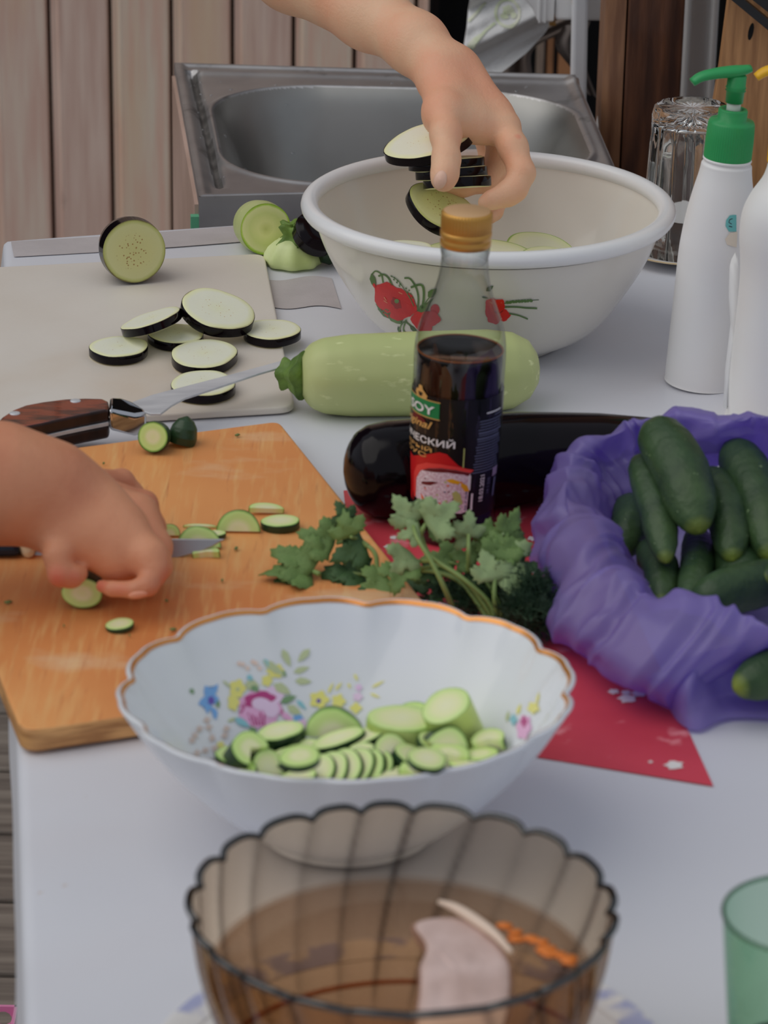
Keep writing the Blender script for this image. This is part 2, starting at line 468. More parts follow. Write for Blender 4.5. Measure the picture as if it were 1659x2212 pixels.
# plank wall behind the sink, each plank its own piece
wl = thing('wall_back', None, None, (0, 4.0, 0)); tag(wl, kind='structure')
YW = 4.0
def xat(px, py, Y):          # world x of a picture point on the vertical plane y = Y
    d = ray(px, py); t = Y / d.y; return (CAM + d * t).x
xs = [xat(px, 300, YW) for px in (-24, 109, 240, 373, 503, 632, 761, 890)]
wpl = (xs[-1] - xs[0]) / 7
for i in range(-3, 8):
    x0 = xs[0] + i * wpl; x1 = x0 + wpl
    if i == 7: x1 = x0 + wpl * .22
    g = Geo(); e = wpl
    # section across the plank: gap, bead, quirk, flat face
    sec = [(x0 + .0045, .016), (x0 + .0048, .0062), (x0 + .0075, .0045), (x0 + .0120, .0048), (x0 + .0140, .0030), (x0 + .0160, -.0005), (x0 + .0185, 0), (x1 - .003, 0), (x1 - .001, .003), (x1, .016)]
    n = len(sec); vs = []
    for z in (0.0, 2.6): vs += [(x, y, z) for x, y in sec]
    fs = [(k, k + 1, n + k + 1, n + k) for k in range(n - 1)]
    g.add(vs, fs); o = g.obj('wall_plank', m_plank[i % 3], wl, False)
g = Geo(); g.box((-3, .02, 0), (xs[-1] + .01, .05, 2.6)); g.obj('wall_backing', m_darkwood, wl, False)

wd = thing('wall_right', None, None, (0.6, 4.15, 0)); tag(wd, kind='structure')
g = Geo(); g.box((xs[-1] - .6, .0, 0), (1.6, .05, 2.6)); g.obj('gap_shade_sheet', m_black, wd, False)  # near-black backdrop stands in for the shade in the gap
# a few battens showing through the gap over the sink
m_batten = mat('orange_batten', S(150, 104, 70), .6, S(120, 82, 55), 12, (8, 8, 1))
m_batten2 = mat('grey_batten', S(140, 122, 108), .6, S(110, 95, 84), 12, (8, 8, 1))
for (a, b, mm) in ((1160, 1176, m_batten2), (1182, 1196, m_batten), (1206, 1236, m_batten), (1240, 1262, m_batten2)):
    xa, xb = xat(a, 120, 4.05) - .6, xat(b, 120, 4.05) - .6
    g = Geo(); g.box((xa, -.1, 0), (xb, -.07, 1.3)); o = g.obj('batten', mm, wd, False); bevel(o, .002)
xa, xb = xat(930, 50, 4.05) - .6, xat(948, 50, 4.05) - .6
g = Geo(); g.box((xa, -.1, 0), (xb, -.07, 2.4)); g.obj('batten', m_darkwood, wd, False)

rf = thing('shade_roof', None, None, (0, 3.4, 2.45)); tag(rf, kind='structure')  # unseen roof strip, added and resized for its effect on the light
g = Geo(); g.box((-2.4, .35, 0), (2.4, 1.0, .04)); g.obj('shade_roof_sheet', m_roof, rf, False)

# ================================================================== TABLE AND CLOTH
A = P(20, 522); Bk = P(640, 478); Nl = P(76, 2212)
ex = (Bk - A).normalized(); ex.z = 0
ldir = (Nl - A).normalized()
Lf = A.copy(); Rf = A + ex * 0.90; Nn = A + ldir * 1.75; Rn = Nn + ex * 0.90
m_tablewood = mat('table_wood', S(120, 90, 65), .6, S(100, 72, 50), 10, (1, 8, 8))
tb = thing('table', 'wooden table hidden under the white oilcloth', 'table', (0.2, 1.6, 0))
def loc(o_, v): return (v[0] - o_.location.x, v[1] - o_.location.y, v[2] - o_.location.z)
g = Geo(); poly = [Lf + ex * .004 + ldir * .004, Nn, Rn, Rf + ldir * .004]
g.prism([(p.x - .2, p.y - 1.6) for p in poly][::-1], T - .03, T - .0045); g.obj('table_top', m_tablewood, tb, False)
for q, (a_, b_) in ((Lf, (.12, .10)), (Rf, (-.12, .10)), (Nn, (.12, -.10)), (Rn, (-.12, -.10))):
    c = q + ex * a_ + ldir * b_
    g = Geo(); g.box((c.x - .2 - .025, c.y - 1.6 - .025, 0), (c.x - .2 + .025, c.y - 1.6 + .025, T - .03)); g.obj('table_leg', m_tablewood, tb, False)

m_cloth = mat('oilcloth_white', S(186, 187, 192), .42, S(180, 180, 186), 3, spec=.5, bump=.04, bscale=220)
overlay(m_cloth, S(165, 140, 120), 38, .76, .80)
vs, fs = [], []
NU, NV = 120, 170
def cloth_pt(u, v):
    """u: metres to the right of the left edge, v: metres from the far edge; negative = hanging over the edge"""
    uu, vv = max(u, 0), max(v, 0)
    p = A + ex * uu + ldir * vv
    z = T + 0.0003 * noise.noise(Vector((uu * 9, vv * 9, 0)))
    near = max(0, min(1, (v - .75) / .3)) * max(0, min(1, (.30 - uu) / .25))
    z += near * 0.0036 * abs(noise.noise(Vector(((uu * .5 + vv) * 11, (uu - vv * .4) * 3, 3)))) * 2
    r_ = .005
    if u < 0:
        s = -u; t_ = min(s / r_, pi / 2); dx = r_ * sin(t_); dz = r_ * (1 - cos(t_)); s2 = max(0, s - r_ * pi / 2)
        fold = .005 * sin(v * 17 + 1.0) + .003 * sin(v * 41)
        flare = .12 * min(s2, .03) - .10 * max(0, s2 - .03) + .4 * fold * min(1, s2 / .12)
        dx += flare; dz += s2 * .94
        p = p - ex * dx; z -= dz
    if v < 0:
        s = -v; t_ = min(s / r_, pi / 2); dy = r_ * sin(t_); dz = r_ * (1 - cos(t_)); s2 = max(0, s - r_ * pi / 2)
        p = p - ldir * (dy + .05 * s2); z -= dz + s2 * .99
    return Vector((p.x, p.y, min(z, T + .0005) if (u > .3) else z))
us = [-.36 + i * .02 for i in range(16)] + [-.04 + i * .0035 for i in range(12)] + [.002 + i * .0165 for i in range(70)]
vv_ = [-.16 + i * .03 for i in range(4)] + [-.04 + i * .0035 for i in range(12)] + [.002 + i * .0125 for i in range(141)]
for v in vv_:
    for u in us:
        p = cloth_pt(u, v)
        # soften the far left corner
        vs.append(p)
nu = len(us)
for j in range(len(vv_) - 1):
    for i in range(nu - 1):
        if us[i + 1] < 0 and vv_[j + 1] < 0: continue
        fs.append((j * nu + i, (j + 1) * nu + i, (j + 1) * nu + i + 1, j * nu + i + 1))
cl = meshobj('tablecloth', vs, fs, m_cloth)
tag(cl, 'white oilcloth with grey bands and a red square covering the whole table', 'tablecloth')

def sheet(name, pts, m_, label, h=.0008, parent=cl, n=24, curve=None):
    """a printed area of the oilcloth, laid flat: pts = 4 picture points"""
    c = [P(x, y, 0) for x, y in pts]
    vs, fs = [], []
    for j in range(n + 1):
        for i in range(n + 1):
            u, v = i / n, j / n
            if curve: u, v = curve(u, v)
            p = (c[0] * (1 - u) + c[1] * u) * (1 - v) + (c[3] * (1 - u) + c[2] * u) * v
            vs.append((p.x, p.y, T + h))
    for j in range(n):
        for i in range(n): fs.append((j * (n + 1) + i, (j + 1) * (n + 1) + i, (j + 1) * (n + 1) + i + 1, j * (n + 1) + i + 1))
    o = meshobj(name, vs, fs, m_, parent); o['label'] = label
    return o
m_grey = mat('oilcloth_grey', S(166, 160, 160), .5, S(158, 152, 152), 30, bump=.1, bscale=600)
m_red = mat('oilcloth_red', S(184, 62, 72), .38, S(172, 54, 64), 14, bump=.03, bscale=300)
overlay(m_red, S(214, 120, 125), 55, .60, .72)
overlay(m_red, S(212, 150, 152), 9, .64, .72)
sheet('printed_band', [(24, 524), (1350, 432), (1350, 470), (30, 557)], m_grey, 'grey printed band along the far edge', curve=lambda u, v: (u, v + .06 * sin(u * 9)))
sheet('printed_band', [(576, 604), (716, 602), (737, 668), (590, 664)], m_grey, 'grey printed patch in front of the bowl', curve=lambda u, v: (u, v + .07 * sin(u * 6 + .5)))
sheet('printed_square', [(742, 1062), (1236, 1030), (1541, 1701), (800, 1580)], m_red, 'red printed square with small white blossoms')
g = Geo()
rb = random.Random(8)
for (x, y, s_) in ((1355, 1513, 15), (1456, 1657, 15), (1352, 1500, 8), (1150, 1167, 8), (1155, 1233, 14), (1380, 1502, 12), (840, 1185, 8), (850, 1165, 6), (1325, 1498, 9), (1362, 1488, 6), (1120, 1125, 5), (1165, 1125, 6), (1405, 1650, 4)):
    q = []
    for k in range(12):
        a = 2 * pi * k / 12; rr_ = s_ * (1 + .25 * sin(5 * a + x)); p = P(x + rr_ * cos(a) * 1.3, y + rr_ * sin(a) * .6); q.append((p.x, p.y, T + .0012))
    g.add(q, [tuple(range(12))[::-1]])
o = g.obj('printed_blossoms', mat('blossom_white', S(225, 195, 192), .5), cl, weld=False); o['label'] = 'small white printed blossoms'; o['kind'] = 'stuff'

# ================================================================== SINK
m_steel = mat('brushed_steel', (.60, .59, .59, 1), .44, (.48, .47, .48, 1), 18, (1, 1, 1), .12, 90, metal=1)
overlay(m_steel, (.16, .15, .14, 1), 26, .60, .74)
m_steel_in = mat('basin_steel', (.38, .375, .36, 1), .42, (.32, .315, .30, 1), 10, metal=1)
HS = 0.004
c00, c10, c11, c01 = P(430, 430, HS), P(1346, 408, HS), P(1243, 166, HS), P(377, 140, HS)
org = c00.copy(); sk = thing('sink', 'small stainless steel sink with rounded basin behind the table', 'sink', (org.x, org.y, 0))
def bil(u, v):
    p = (c00 * (1 - u) + c10 * u) * (1 - v) + (c01 * (1 - u) + c11 * u) * v; return p
def sdrr(x, y, cx, cy, hx, hy, r_):
    qx, qy = abs(x - cx) - hx + r_, abs(y - cy) - hy + r_
    return math.hypot(max(qx, 0), max(qy, 0)) + min(max(qx, qy), 0) - r_
WS, DS_ = (c10 - c00).length, (c01 - c00).length
NX, NY = 320, 300; vs, fs, mi = [], [], []
for j in range(NY + 1):
    for i in range(NX + 1):
        u, v = i / NX, j / NY; x, y = u * WS, v * DS_
        d = sdrr(x, y, WS * .515, DS_ * .455, WS * .450, DS_ * .385, .105)
        z = 0.0
        if d < 0:
            t_ = min(1, -d / .065); z = -.125 * t_ * t_ * (3 - 2 * t_)
            if t_ > .98: z -= .006 * min(1, (-d - .065) / .08)
        z += .0022 * math.exp(-(d / .004) ** 2)
        # raised outer border, pressed ridge at the far side and drip groove at the left
        be = min(x, y, WS - x, DS_ - y)
        z += .003 * math.exp(-((be - .004) / .005) ** 2)
        gx = .042 * WS; dl = abs(x - (gx + .004 * (1 - v))); 
        if .06 < v < .95 and d > 0: z -= .0060 * math.exp(-(dl / .0040) ** 2) * min(1, (v - .06) / .05)
        dt = abs(y - DS_ * .93)
        if x > gx and d > 0: z += .0035 * math.exp(-(dt / .009) ** 2)
        p = bil(u, v); vs.append((p.x - org.x, p.y - org.y, T + HS + z - .0)); 
for j in range(NY):
    for i in range(NX):
        a = j * (NX + 1) + i; fs.append((a, a + 1, a + NX + 2, a + NX + 1))
        u, v = (i + .5) / NX, (j + .5) / NY
        gl = abs(u * WS - (.042 * WS + .004 * (1 - v)))
        mi.append(2 if (gl < .0032 and .08 < v < .93) else 1 if sdrr(u * WS, v * DS_, WS * .515, DS_ * .455, WS * .450, DS_ * .385, .105) < -.003 else 0)
meshobj('basin_and_rim', vs, fs, [m_steel, m_steel_in, mat('groove_grime', (.10, .095, .09, 1), .55, (.2, .19, .18, 1), 60, metal=.5)], sk, True, mi)
def q2(p): return (p.x - org.x, p.y - org.y)
g = Geo()
corners = [q2(c) for c in (c00, c10, c11, c01)]
ctr = Vector((sum(c[0] for c in corners) / 4, sum(c[1] for c in corners) / 4))
for i in range(4):
    a, b = Vector(corners[i]), Vector(corners[(i + 1) % 4])
    n_ = (b - a).normalized(); n_ = Vector((n_.y, -n_.x))
    a2, b2 = a - n_ * .0015, b - n_ * .0015
    g.prism([tuple(a), tuple(b), tuple(b2), tuple(a2)], T - .022, T + HS + .002)
o = g.obj('apron', m_steel, sk, False)
# drain
p = bil(.55, .42); g = Geo(); v_, f_ = lathe([(.004, .001), (.024, .001), (.028, .003), (.030, .0)], 32)
g.add([(x + p.x - org.x, y + p.y - org.y, z + T - .124) for x, y, z in v_], f_); g.obj('drain', m_steel, sk)
# droplets on the steel
rb = random.Random(3); g = Geo()
for k in range(140):
    u, v = rb.uniform(.02, .9), rb.uniform(.02, .98); x, y = u * WS, v * DS_
    d = sdrr(x, y, WS * .515, DS_ * .455, WS * .450, DS_ * .385, .105)
    zz = 0
    if d < 0.004:
        if d > -.002: continue
        t_ = min(1, -d / .065); zz = -.125 * t_ * t_ * (3 - 2 * t_)
        if t_ > .98: zz -= .006 * min(1, (-d - .065) / .08)
    r_ = rb.uniform(.0008, .0022); p = bil(u, v); v_, f_ = lathe([(r_, 0), (r_ * .85, r_ * .35), (r_ * .4, r_ * .5), (.00005, r_ * .52)], 8)
    g.add([(a + p.x - org.x, b + p.y - org.y, c + T + HS + zz) for a, b, c in v_], f_)
m_drop = thin_glass('water_drop', (.93, .95, .97, 1), (.75, .78, .8, 1), .12)
o = g.obj('water_droplets', m_drop, sk, weld=False); o['kind'] = 'stuff'
# stand: pale side panel with a green strip
m_sidep = mat('stand_panel', S(165, 140, 128), .6, S(150, 125, 112), 8)
m_green = mat('green_paint', S(84, 150, 116), .5)
ed = (c01 - c00).normalized(); er = (c10 - c00).normalized()
def bar(a, b, w0, w1, z0, z1):
    """box between ground points a-b, width from w0 to w1 along er"""
    pl = [a + er * w0, a + er * w1, b + er * w1, b + er * w0]
    gg = Geo(); gg.prism([q2(p_) for p_ in pl], z0, z1); return gg
bar(c00 + ed * .012, c01 - ed * .01, -.003, .010, 0, T - .004).obj('side_panel', m_sidep, sk, False)
bar(c00 + ed * .004, c00 + ed * .012, -.0065, .004, 0, T - .012).obj('edge_strip', m_green, sk, False)
bar(c10 + ed * .012, c11 - ed * .01, -.016, -.003, 0, T - .03).obj('side_panel', m_sidep, sk, False)

# ================================================================== BEHIND AND RIGHT OF THE SINK
def upright(name, px0, px1, pyref, Y, zt, m_, th=.05, z0=0.0, cat=None, label=None, lean=0, bev=.003, yaw=0):
    xa, xb = xat(px0, pyref, Y), xat(px1, pyref, Y); cx = (xa + xb) / 2; w = (xb - xa) / 2
    g = Geo(); g.box((-w, 0, z0), (w, th, zt)); o = g.obj(name, m_, None, False); bevel(o, bev)
    o.location = (cx, Y, 0); o.rotation_euler = (0, radians(lean), radians(yaw))
    if cat: tag(o, label, cat)
    return o
m_post = mat('post_brown', S(96, 60, 40), .55, S(60, 36, 26), 14, (7, 7, .8), .3, 40, coat=.15)
m_post_side = mat('post_brown_pale', S(122, 88, 64), .6, S(92, 62, 44), 14, (7, 7, .8), .3, 40)
overlay(m_post, S(48, 28, 22), 5, .55, .7, (5, 5, .6))
YP = 2.78
pt = thing('wooden_post', 'dark brown stained wooden post beside the sink', 'post', (xat(1388, 200, YP), YP, 0))
xa, xb, xc = [xat(q, 200, YP) - pt.location.x for q in (1303, 1349, 1470)]
g = Geo(); g.prism([(xb, -.002), (xc, .0), (xc, .09), (xb, .09)], 0, 2.4); o = g.obj('post_face', m_post, pt, False); bevel(o, .002)
g = Geo(); g.prism([(xa, .016), (xb - .0015, .0), (xb - .0015, .09), (xa, .09)], 0, 2.4); o = g.obj('post_board', m_post_side, pt, False); bevel(o, .0015)

# white rusty pipe-like upright left of the post
m_rusty = mat('white_paint_rust', S(200, 203, 208), .5, S(188, 190, 196), 6)
overlay(m_rusty, S(168, 120, 70), 26, .60, .68)
upright('painted_upright', 1268, 1300, 200, 2.98, 1.25, m_rusty, .035, cat='upright', label='white painted metal upright with rust spots, left of the brown post', lean=-1.2)
m_frame = mat('white_frame', S(196, 196, 196), .4, S(184, 184, 184), 4)
wf = thing('frame_profile', 'white plastic frame profile standing right of the brown post', 'frame', (xat(1505, 100, 2.95), 2.95, 0))
x_ = [xat(q, 100, 2.95) - wf.location.x for q in (1468, 1485, 1492, 1530, 1536, 1548)]
g = Geo(); g.prism([(x_[0], .0), (x_[1], -.004), (x_[2], .010), (x_[3], .010), (x_[4], -.002), (x_[5], -.002), (x_[5], .05), (x_[0], .05)], .4, 2.4)
o = g.obj('profile', m_frame, wf, False); bevel(o, .002)
m_gap = mat('gap_shade_black', (.006, .006, .006, 1), .6)
upright('gap_shade_strip', 1546, 1680, 100, 3.05, 2.4, m_gap, .03, cat='board', label='shade of the dark gap between the white frame profile and the plywood, as a black sheet')  # black sheet added for the shade in the gap; no board here

# plywood at the right
m_ply = mat('plywood', S(168, 124, 82), .5, S(136, 96, 62), 10, (16, 16, 1.4), .15, 60, rot=(0, radians(38), 0))
overlay(m_ply, S(176, 130, 80), 4, .5, .8)
YB = 2.62
pl = thing('plywood_board', 'varnished plywood board with a knot hole behind the pump bottles', 'board', (xat(1600, 300, YB), YB, T + .004))
def pw(px, py): 
    d = ray(px, py); t = YB / d.y; q = CAM + d * t; return (q.x - pl.location.x, q.z - pl.location.z)
out = [pw(1583, -60), pw(1556, 150), pw(1530, 300), pw(1516, 440)]; out = [(out[0][0] + .02, 1.2), out[0]] + out[1:] + [(out[3][0] + .5, out[3][1]), (out[3][0] + .5, 1.2)]
g = Geo(); n = len(out); v2 = [(x, 0, z) for x, z in out] + [(x, .018, z) for x, z in out]
g.add(v2, [tuple(range(n)), tuple(range(n, 2 * n))[::-1]] + [(i, i + n, (i + 1) % n + n, (i + 1) % n) for i in range(n)])
g.obj('panel', m_ply, pl, False)
kx, kz = pw(1622, 68); g = Geo()
g.add([(kx + .0022 * cos(a) + .001 * sin(a), -.0006, kz + .0075 * sin(a)) for a in [2 * pi * k / 12 for k in range(12)]], [tuple(range(12))]); g.obj('knot_hole', m_black, pl, False)
# black strap or rail crossing the upper right corner
rl = thing('black_rail', 'black painted rail crossing the plywood at the upper right', 'rail', (xat(1620, 30, YB - .03), YB - .03, T + .3))
def pr(px, py):
    d = ray(px, py); t = (YB - .03) / d.y; q = CAM + d * t; return (q.x - rl.location.x, 0, q.z - rl.location.z)
m_rail = mat('rail_black', (.012, .012, .013, 1), .35)
for (a, b, w) in (((1500, -78), (2100, 419), .0035), ((1540, -87), (2140, 384), .006)):
    pa, pb = Vector(pr(*a)), Vector(pr(*b)); dd = (pb - pa).normalized(); nn = Vector((dd.z, 0, -dd.x)) * w
    g = Geo(); v2 = [pa + nn, pb + nn, pb - nn, pa - nn]; v2 = v2 + [v + Vector((0, .012, 0)) for v in v2]
    g.add(v2, [(0, 1, 2, 3), (7, 6, 5, 4), (0, 4, 5, 1), (1, 5, 6, 2), (2, 6, 7, 3), (3, 7, 4, 0)]); g.obj('rail_bar', m_rail, rl, False)

# white appliance over the sink
YH = 3.02
hb = thing('white_appliance', 'white enamelled box with ribbed left edge hanging over the sink', 'appliance', (xat(1220, 40, YH), YH, 0))
m_encl = mat('white_enamel_case', S(206, 204, 202), .35)
m_encl2 = mat('white_plastic_edge', S(216, 214, 210), .3)
m_brass = mat('brass_clip', S(120, 90, 50), .4, metal=.6)
def hz(px, py): d = ray(px, py); q = CAM + d * (YH / d.y); return q.x - hb.location.x, q.z
x0, z0_ = hz(1199, 44); x1, _ = hz(1312, 38)
g = Geo(); g.box((x0, 0, z0_), (x1 + .02, .12, z0_ + .4)); o = g.obj('case', m_encl, hb, False); bevel(o, .003)
g = Geo()
pts_ = [hz(1128, -10), hz(1150, 18), hz(1160, 42), hz(1168, 50), hz(1178, 46), hz(1196, 46), hz(1199, -10)]
n = len(pts_); v2 = [(x, -.004, z) for x, z in pts_] + [(x, .1, z) for x, z in pts_]
g.add(v2, [tuple(range(n))[::-1], tuple(range(n, 2 * n))] + [(i, (i + 1) % n, (i + 1) % n + n, i + n) for i in range(n)]); o = g.obj('corner_moulding', m_encl2, hb, False); bevel(o, .002)
for q in (1164, 1176):
    xa, za = hz(q, 46); g = Geo(); g.box((xa - .0008, -.0065, za), (xa + .0008, -.003, za + .08)); g.obj('rib', m_encl, hb, False)
xa, za = hz(1186, 47); xb, zb = hz(1200, 50)
g = Geo(); g.box((xa, -.007, zb - .001), (xb, .004, za + .0005)); g.obj('hinge_clip', m_brass, hb, False)

# towel and a grey cloth
m_towel = mat('terry_towel', S(244, 242, 248), .95, S(228, 226, 236), 5, bump=.5, bscale=500, sheen=.3)
YT = 3.2
def twp(px, py, dy=0): d = ray(px, py); q = CAM + d * ((YT + dy) / d.y); return q
Lc = [(1022, -120), (1015, 0), (1008, 60), (1000, 110), (1005, 150), (1060, 158)]
Rc = [(1190, -120), (1200, 0), (1185, 62), (1150, 105), (1110, 135), (1075, 158)]
N1, N2 = 44, 40; vs, fs = [], []
Li, Ri = interp([Vector((a, b, 0)) for a, b in Lc], N1), interp([Vector((a, b, 0)) for a, b in Rc], N1)
tw0 = twp(1090, 50)
for side in (0, 1):
    for j in range(N1):
        for i in range(N2):
            u = i / (N2 - 1); p = Li[j].lerp(Ri[j], u); q = twp(p.x, p.y)
            fold = .010 * sin((p.x * .45 + p.y) * .055) + .004 * sin((p.x * .5 + p.y) * .13 + 1) + .002 * noise.noise(Vector((u * 9, j * .2, 0)))
            vs.append((q.x - tw0.x, q.y + fold - tw0.y + side * .006, q.z - tw0.z))
K = N1 * N2
for j in range(N1 - 1):
    for i in range(N2 - 1):
        a = j * N2 + i; fs.append((a, a + N2, a + N2 + 1, a + 1)); fs.append((K + a, K + a + 1, K + a + N2 + 1, K + a + N2))
for j in range(N1 - 1):
    for i in (0, N2 - 1): a = j * N2 + i; fs.append((a, K + a, K + a + N2, a + N2))
for i in range(N2 - 1):
    for j in (0, N1 - 1): a = j * N2 + i; fs.append((a, a + 1, K + a + 1, K + a))
tw = meshobj('towel', vs, fs, m_towel); tw.location = tw0
tag(tw, 'white terry towel with pale green print hanging behind the sink', 'towel')
bt = bvh_of(tw); m_tg = mat('towel_green', S(176, 188, 150), .95, S(200, 206, 186), 60, bump=.4, bscale=500)
ringo = [(1097 + 26 * cos(a), 29 + 29 * sin(a)) for a in [2 * pi * k / 24 for k in range(25)]]
shp = [(linep(ringo, 3), 0), (ell(1098, 22, 12, 10, 0, 12, 5, .25), 0), (ell(1090, 36, 10, 6, 20, 10), 0), (ell(1110, 34, 7, 8, 0, 10), 0),
       (linep([(997, 120), (1015, 102), (1035, 84), (1050, 66), (1070, 50)], 3), 0), (leafp(1005, 112, 1042, 72, 7), 0), (linep([(1012, 48), (1030, 30), (1050, 5)], 3), 0)]
decal('green_print', bt, shp, [m_tg], tw, .0012, 8, inv=tw.matrix_world.inverted())
m_rag = mat('grey_rag', S(120, 108, 100), .95, S(86, 76, 72), 4, bump=.2)
Lc = [(1060, 170), (1105, 90), (1190, 50), (1235, 35)]; Rc = [(1150, 172), (1152, 110), (1220, 74), (1262, 60)]
vs, fs = [], []; Li, Ri = interp([Vector((a, b, 0)) for a, b in Lc], 24), interp([Vector((a, b, 0)) for a, b in Rc], 24)
r0_ = twp(1140, 100, .1)
for side in (0, 1):
    for j in range(24):
        for i in range(12):
            p = Li[j].lerp(Ri[j], i / 11); q = twp(p.x, p.y, .1); vs.append((q.x - r0_.x, q.y - r0_.y + .006 * sin(i * 1.1 + j * .2) + side * .004, q.z - r0_.z))
K = 24 * 12
for j in range(23):
    for i in range(11):
        a = j * 12 + i; fs.append((a, a + 12, a + 13, a + 1)); fs.append((K + a, K + a + 1, K + a + 13, K + a + 12))
rg_ = meshobj('rag', vs, fs, m_rag); rg_.location = r0_; tag(rg_, 'dull grey cloth hanging under the white appliance', 'cloth')
# second darker cloth by the rusty upright
vs, fs = [], []; r1_ = twp(1240, 100, -.02)
Lc = [(1215, 60), (1200, 100), (1235, 150), (1262, 200)]; Rc = [(1275, 45), (1262, 90), (1268, 150), (1290, 210)]
Li, Ri = interp([Vector((a, b, 0)) for a, b in Lc], 20), interp([Vector((a, b, 0)) for a, b in Rc], 20)
for side in (0, 1):
    for j in range(20):
        for i in range(10):
            p = Li[j].lerp(Ri[j], i / 9); q = twp(p.x, p.y, -.02); vs.append((q.x - r1_.x, q.y - r1_.y + .004 * sin(i * 1.3) + side * .003, q.z - r1_.z))
K = 200
for j in range(19):
    for i in range(9):
        a = j * 10 + i; fs.append((a, a + 10, a + 11, a + 1)); fs.append((K + a, K + a + 1, K + a + 11, K + a + 10))
r2 = meshobj('rag', vs, fs, mat('dark_rag', S(120, 112, 108), .95, S(60, 52, 50), 9)); r2.location = r1_; tag(r2, 'dark grey cloth hanging beside the rusty white upright', 'cloth')

# white cable
m_cable = mat('cable_white', S(205, 205, 208), .4)
cb = [D(x, y, q) for x, y, q in ((1330, 90, 3.0), (1318, 190, 2.96), (1299, 235, 2.93), (1290, 290, 2.9), (1294, 335, 2.88), (1318, 380, 2.86), (1345, 430, 2.86), (1345, 520, 2.86))]
cps = interp(cb, 50); cbase = cps[-1]
g = Geo(); g.tube([p - cbase for p in cps], .0022, 10); o = g.obj('power_cable', m_cable); o.location = cbase; tag(o, 'white electric cable curving down in front of the brown post', 'cable')

# pink perforated basket on the deck, lower left
m_pink = mat('pink_plastic', S(196, 120, 158), .4)
pb = P(6, 2215, -T + .0); q1_, q2_ = P(-8, 2170, -T + .16), P(34, 2200, -T + .16); pkc = Vector((q2_.x - .11, q1_.y - .11, 0))
pk_ = thing('perforated_basket', 'pink plastic basket with round holes on the deck beside the table', 'basket', pkc)
def perf_panel(w, h, nx, nz, r_):
    """flat panel with round holes: returns verts/faces in XZ"""
    gg = Geo(); cw, ch = w / nx, h / nz
    for i in range(nx):
        for j in range(nz):
            cx, cz = (i + .5) * cw, (j + .5) * ch; k = 12; inn, outp = [], []
            for q in range(k):
                a = 2 * pi * q / k + pi / 4; c_, s_ = cos(a), sin(a); mx_ = max(abs(c_), abs(s_))
                outp.append((cx + c_ / mx_ * cw / 2, 0, cz + s_ / mx_ * ch / 2)); inn.append((cx + r_ * c_, 0, cz + r_ * s_))
            gg.add(outp + inn, [(q, (q + 1) % k, k + (q + 1) % k, k + q) for q in range(k)])
    return gg
def panel_obj(nm, w, h, nx, nz, r_, M_):
    gg = perf_panel(w, h, nx, nz, r_); gg.v = [M_ @ v for v in gg.v]; o = gg.obj(nm, m_pink, pk_, False); s_ = o.modifiers.new('thickness', 'SOLIDIFY'); s_.thickness = .003; return o
BX, BY, BZ = .22, .22, .16
basket_holes = []
panel_obj('basket_side', BX, BZ, 9, 7, .007, Matrix.Translation((-BX / 2, -BY / 2, 0)))
panel_obj('basket_side', BX, BZ, 9, 7, .007, Matrix.Translation((-BX / 2, BY / 2, 0)))
panel_obj('basket_side', BY, BZ, 9, 7, .007, Matrix.Translation((-BX / 2, -BY / 2, 0)) @ Matrix.Rotation(pi / 2, 4, 'Z'))
panel_obj('basket_side', BY, BZ, 9, 7, .007, Matrix.Translation((BX / 2, -BY / 2, 0)) @ Matrix.Rotation(pi / 2, 4, 'Z'))
panel_obj('basket_lid', BX, BY, 9, 9, .007, Matrix.Translation((-BX / 2, -BY / 2, BZ)) @ Matrix.Rotation(-pi / 2, 4, 'X') @ Matrix.Scale(-1, 4, (0, 0, 1)))
# ================================================================== BIG ENAMEL BOWL
m_enamel = mat('white_enamel', S(196, 192, 184), .22, S(190, 186, 178), 5, coat=.3)
m_rimline = mat('chipped_edge', S(40, 36, 34), .6)
bb = P(1046, 731); hb_ = above(bb, 430)
Rb = 811 / 2 * depth((bb.x, bb.y, T + hb_)) / F
def bowl_thing(name, label, cat, base, prof, seg=96, mats=None, rim=None, wob=None, group=None, part='bowl_body'):
    t = thing(name, label, cat, (base.x, base.y, T + .001), group)
    v_, f_ = lathe(prof, seg, wob); f_.append(tuple(range(seg))[::-1]); f_.append(tuple((len(prof) - 1) * seg + k for k in range(seg)))
    o = meshobj(part, v_, f_, mats, t); return t, o
def arcpts(pts, n):
    q = interp([Vector((a, 0, b)) for a, b in pts], n); return [(max(p.x, 1e-4), p.z) for p in q]
Rr = Rb
hB = hb_ - .006
outer = arcpts([(.0005, 0), (Rr * .38, 0), (Rr * .45, .003), (Rr * .62, hB * .17), (Rr * .76, hB * .43), (Rr * .87, hB * .70), (Rr * .93, hB * .93), (Rr * .945, hB)], 30)
th = .0022
inner = [(r_ - th * .9, z + th * (.8 if r_ < Rr * .5 else .3)) for r_, z in outer][::-1]
inner = [(max(r_, 1e-4), z) for r_, z in inner]
bt_, bbody = bowl_thing('enamel_bowl', 'large white enamel bowl with red poppy print and rolled rim', 'bowl', bb, outer + inner, 96, m_enamel)
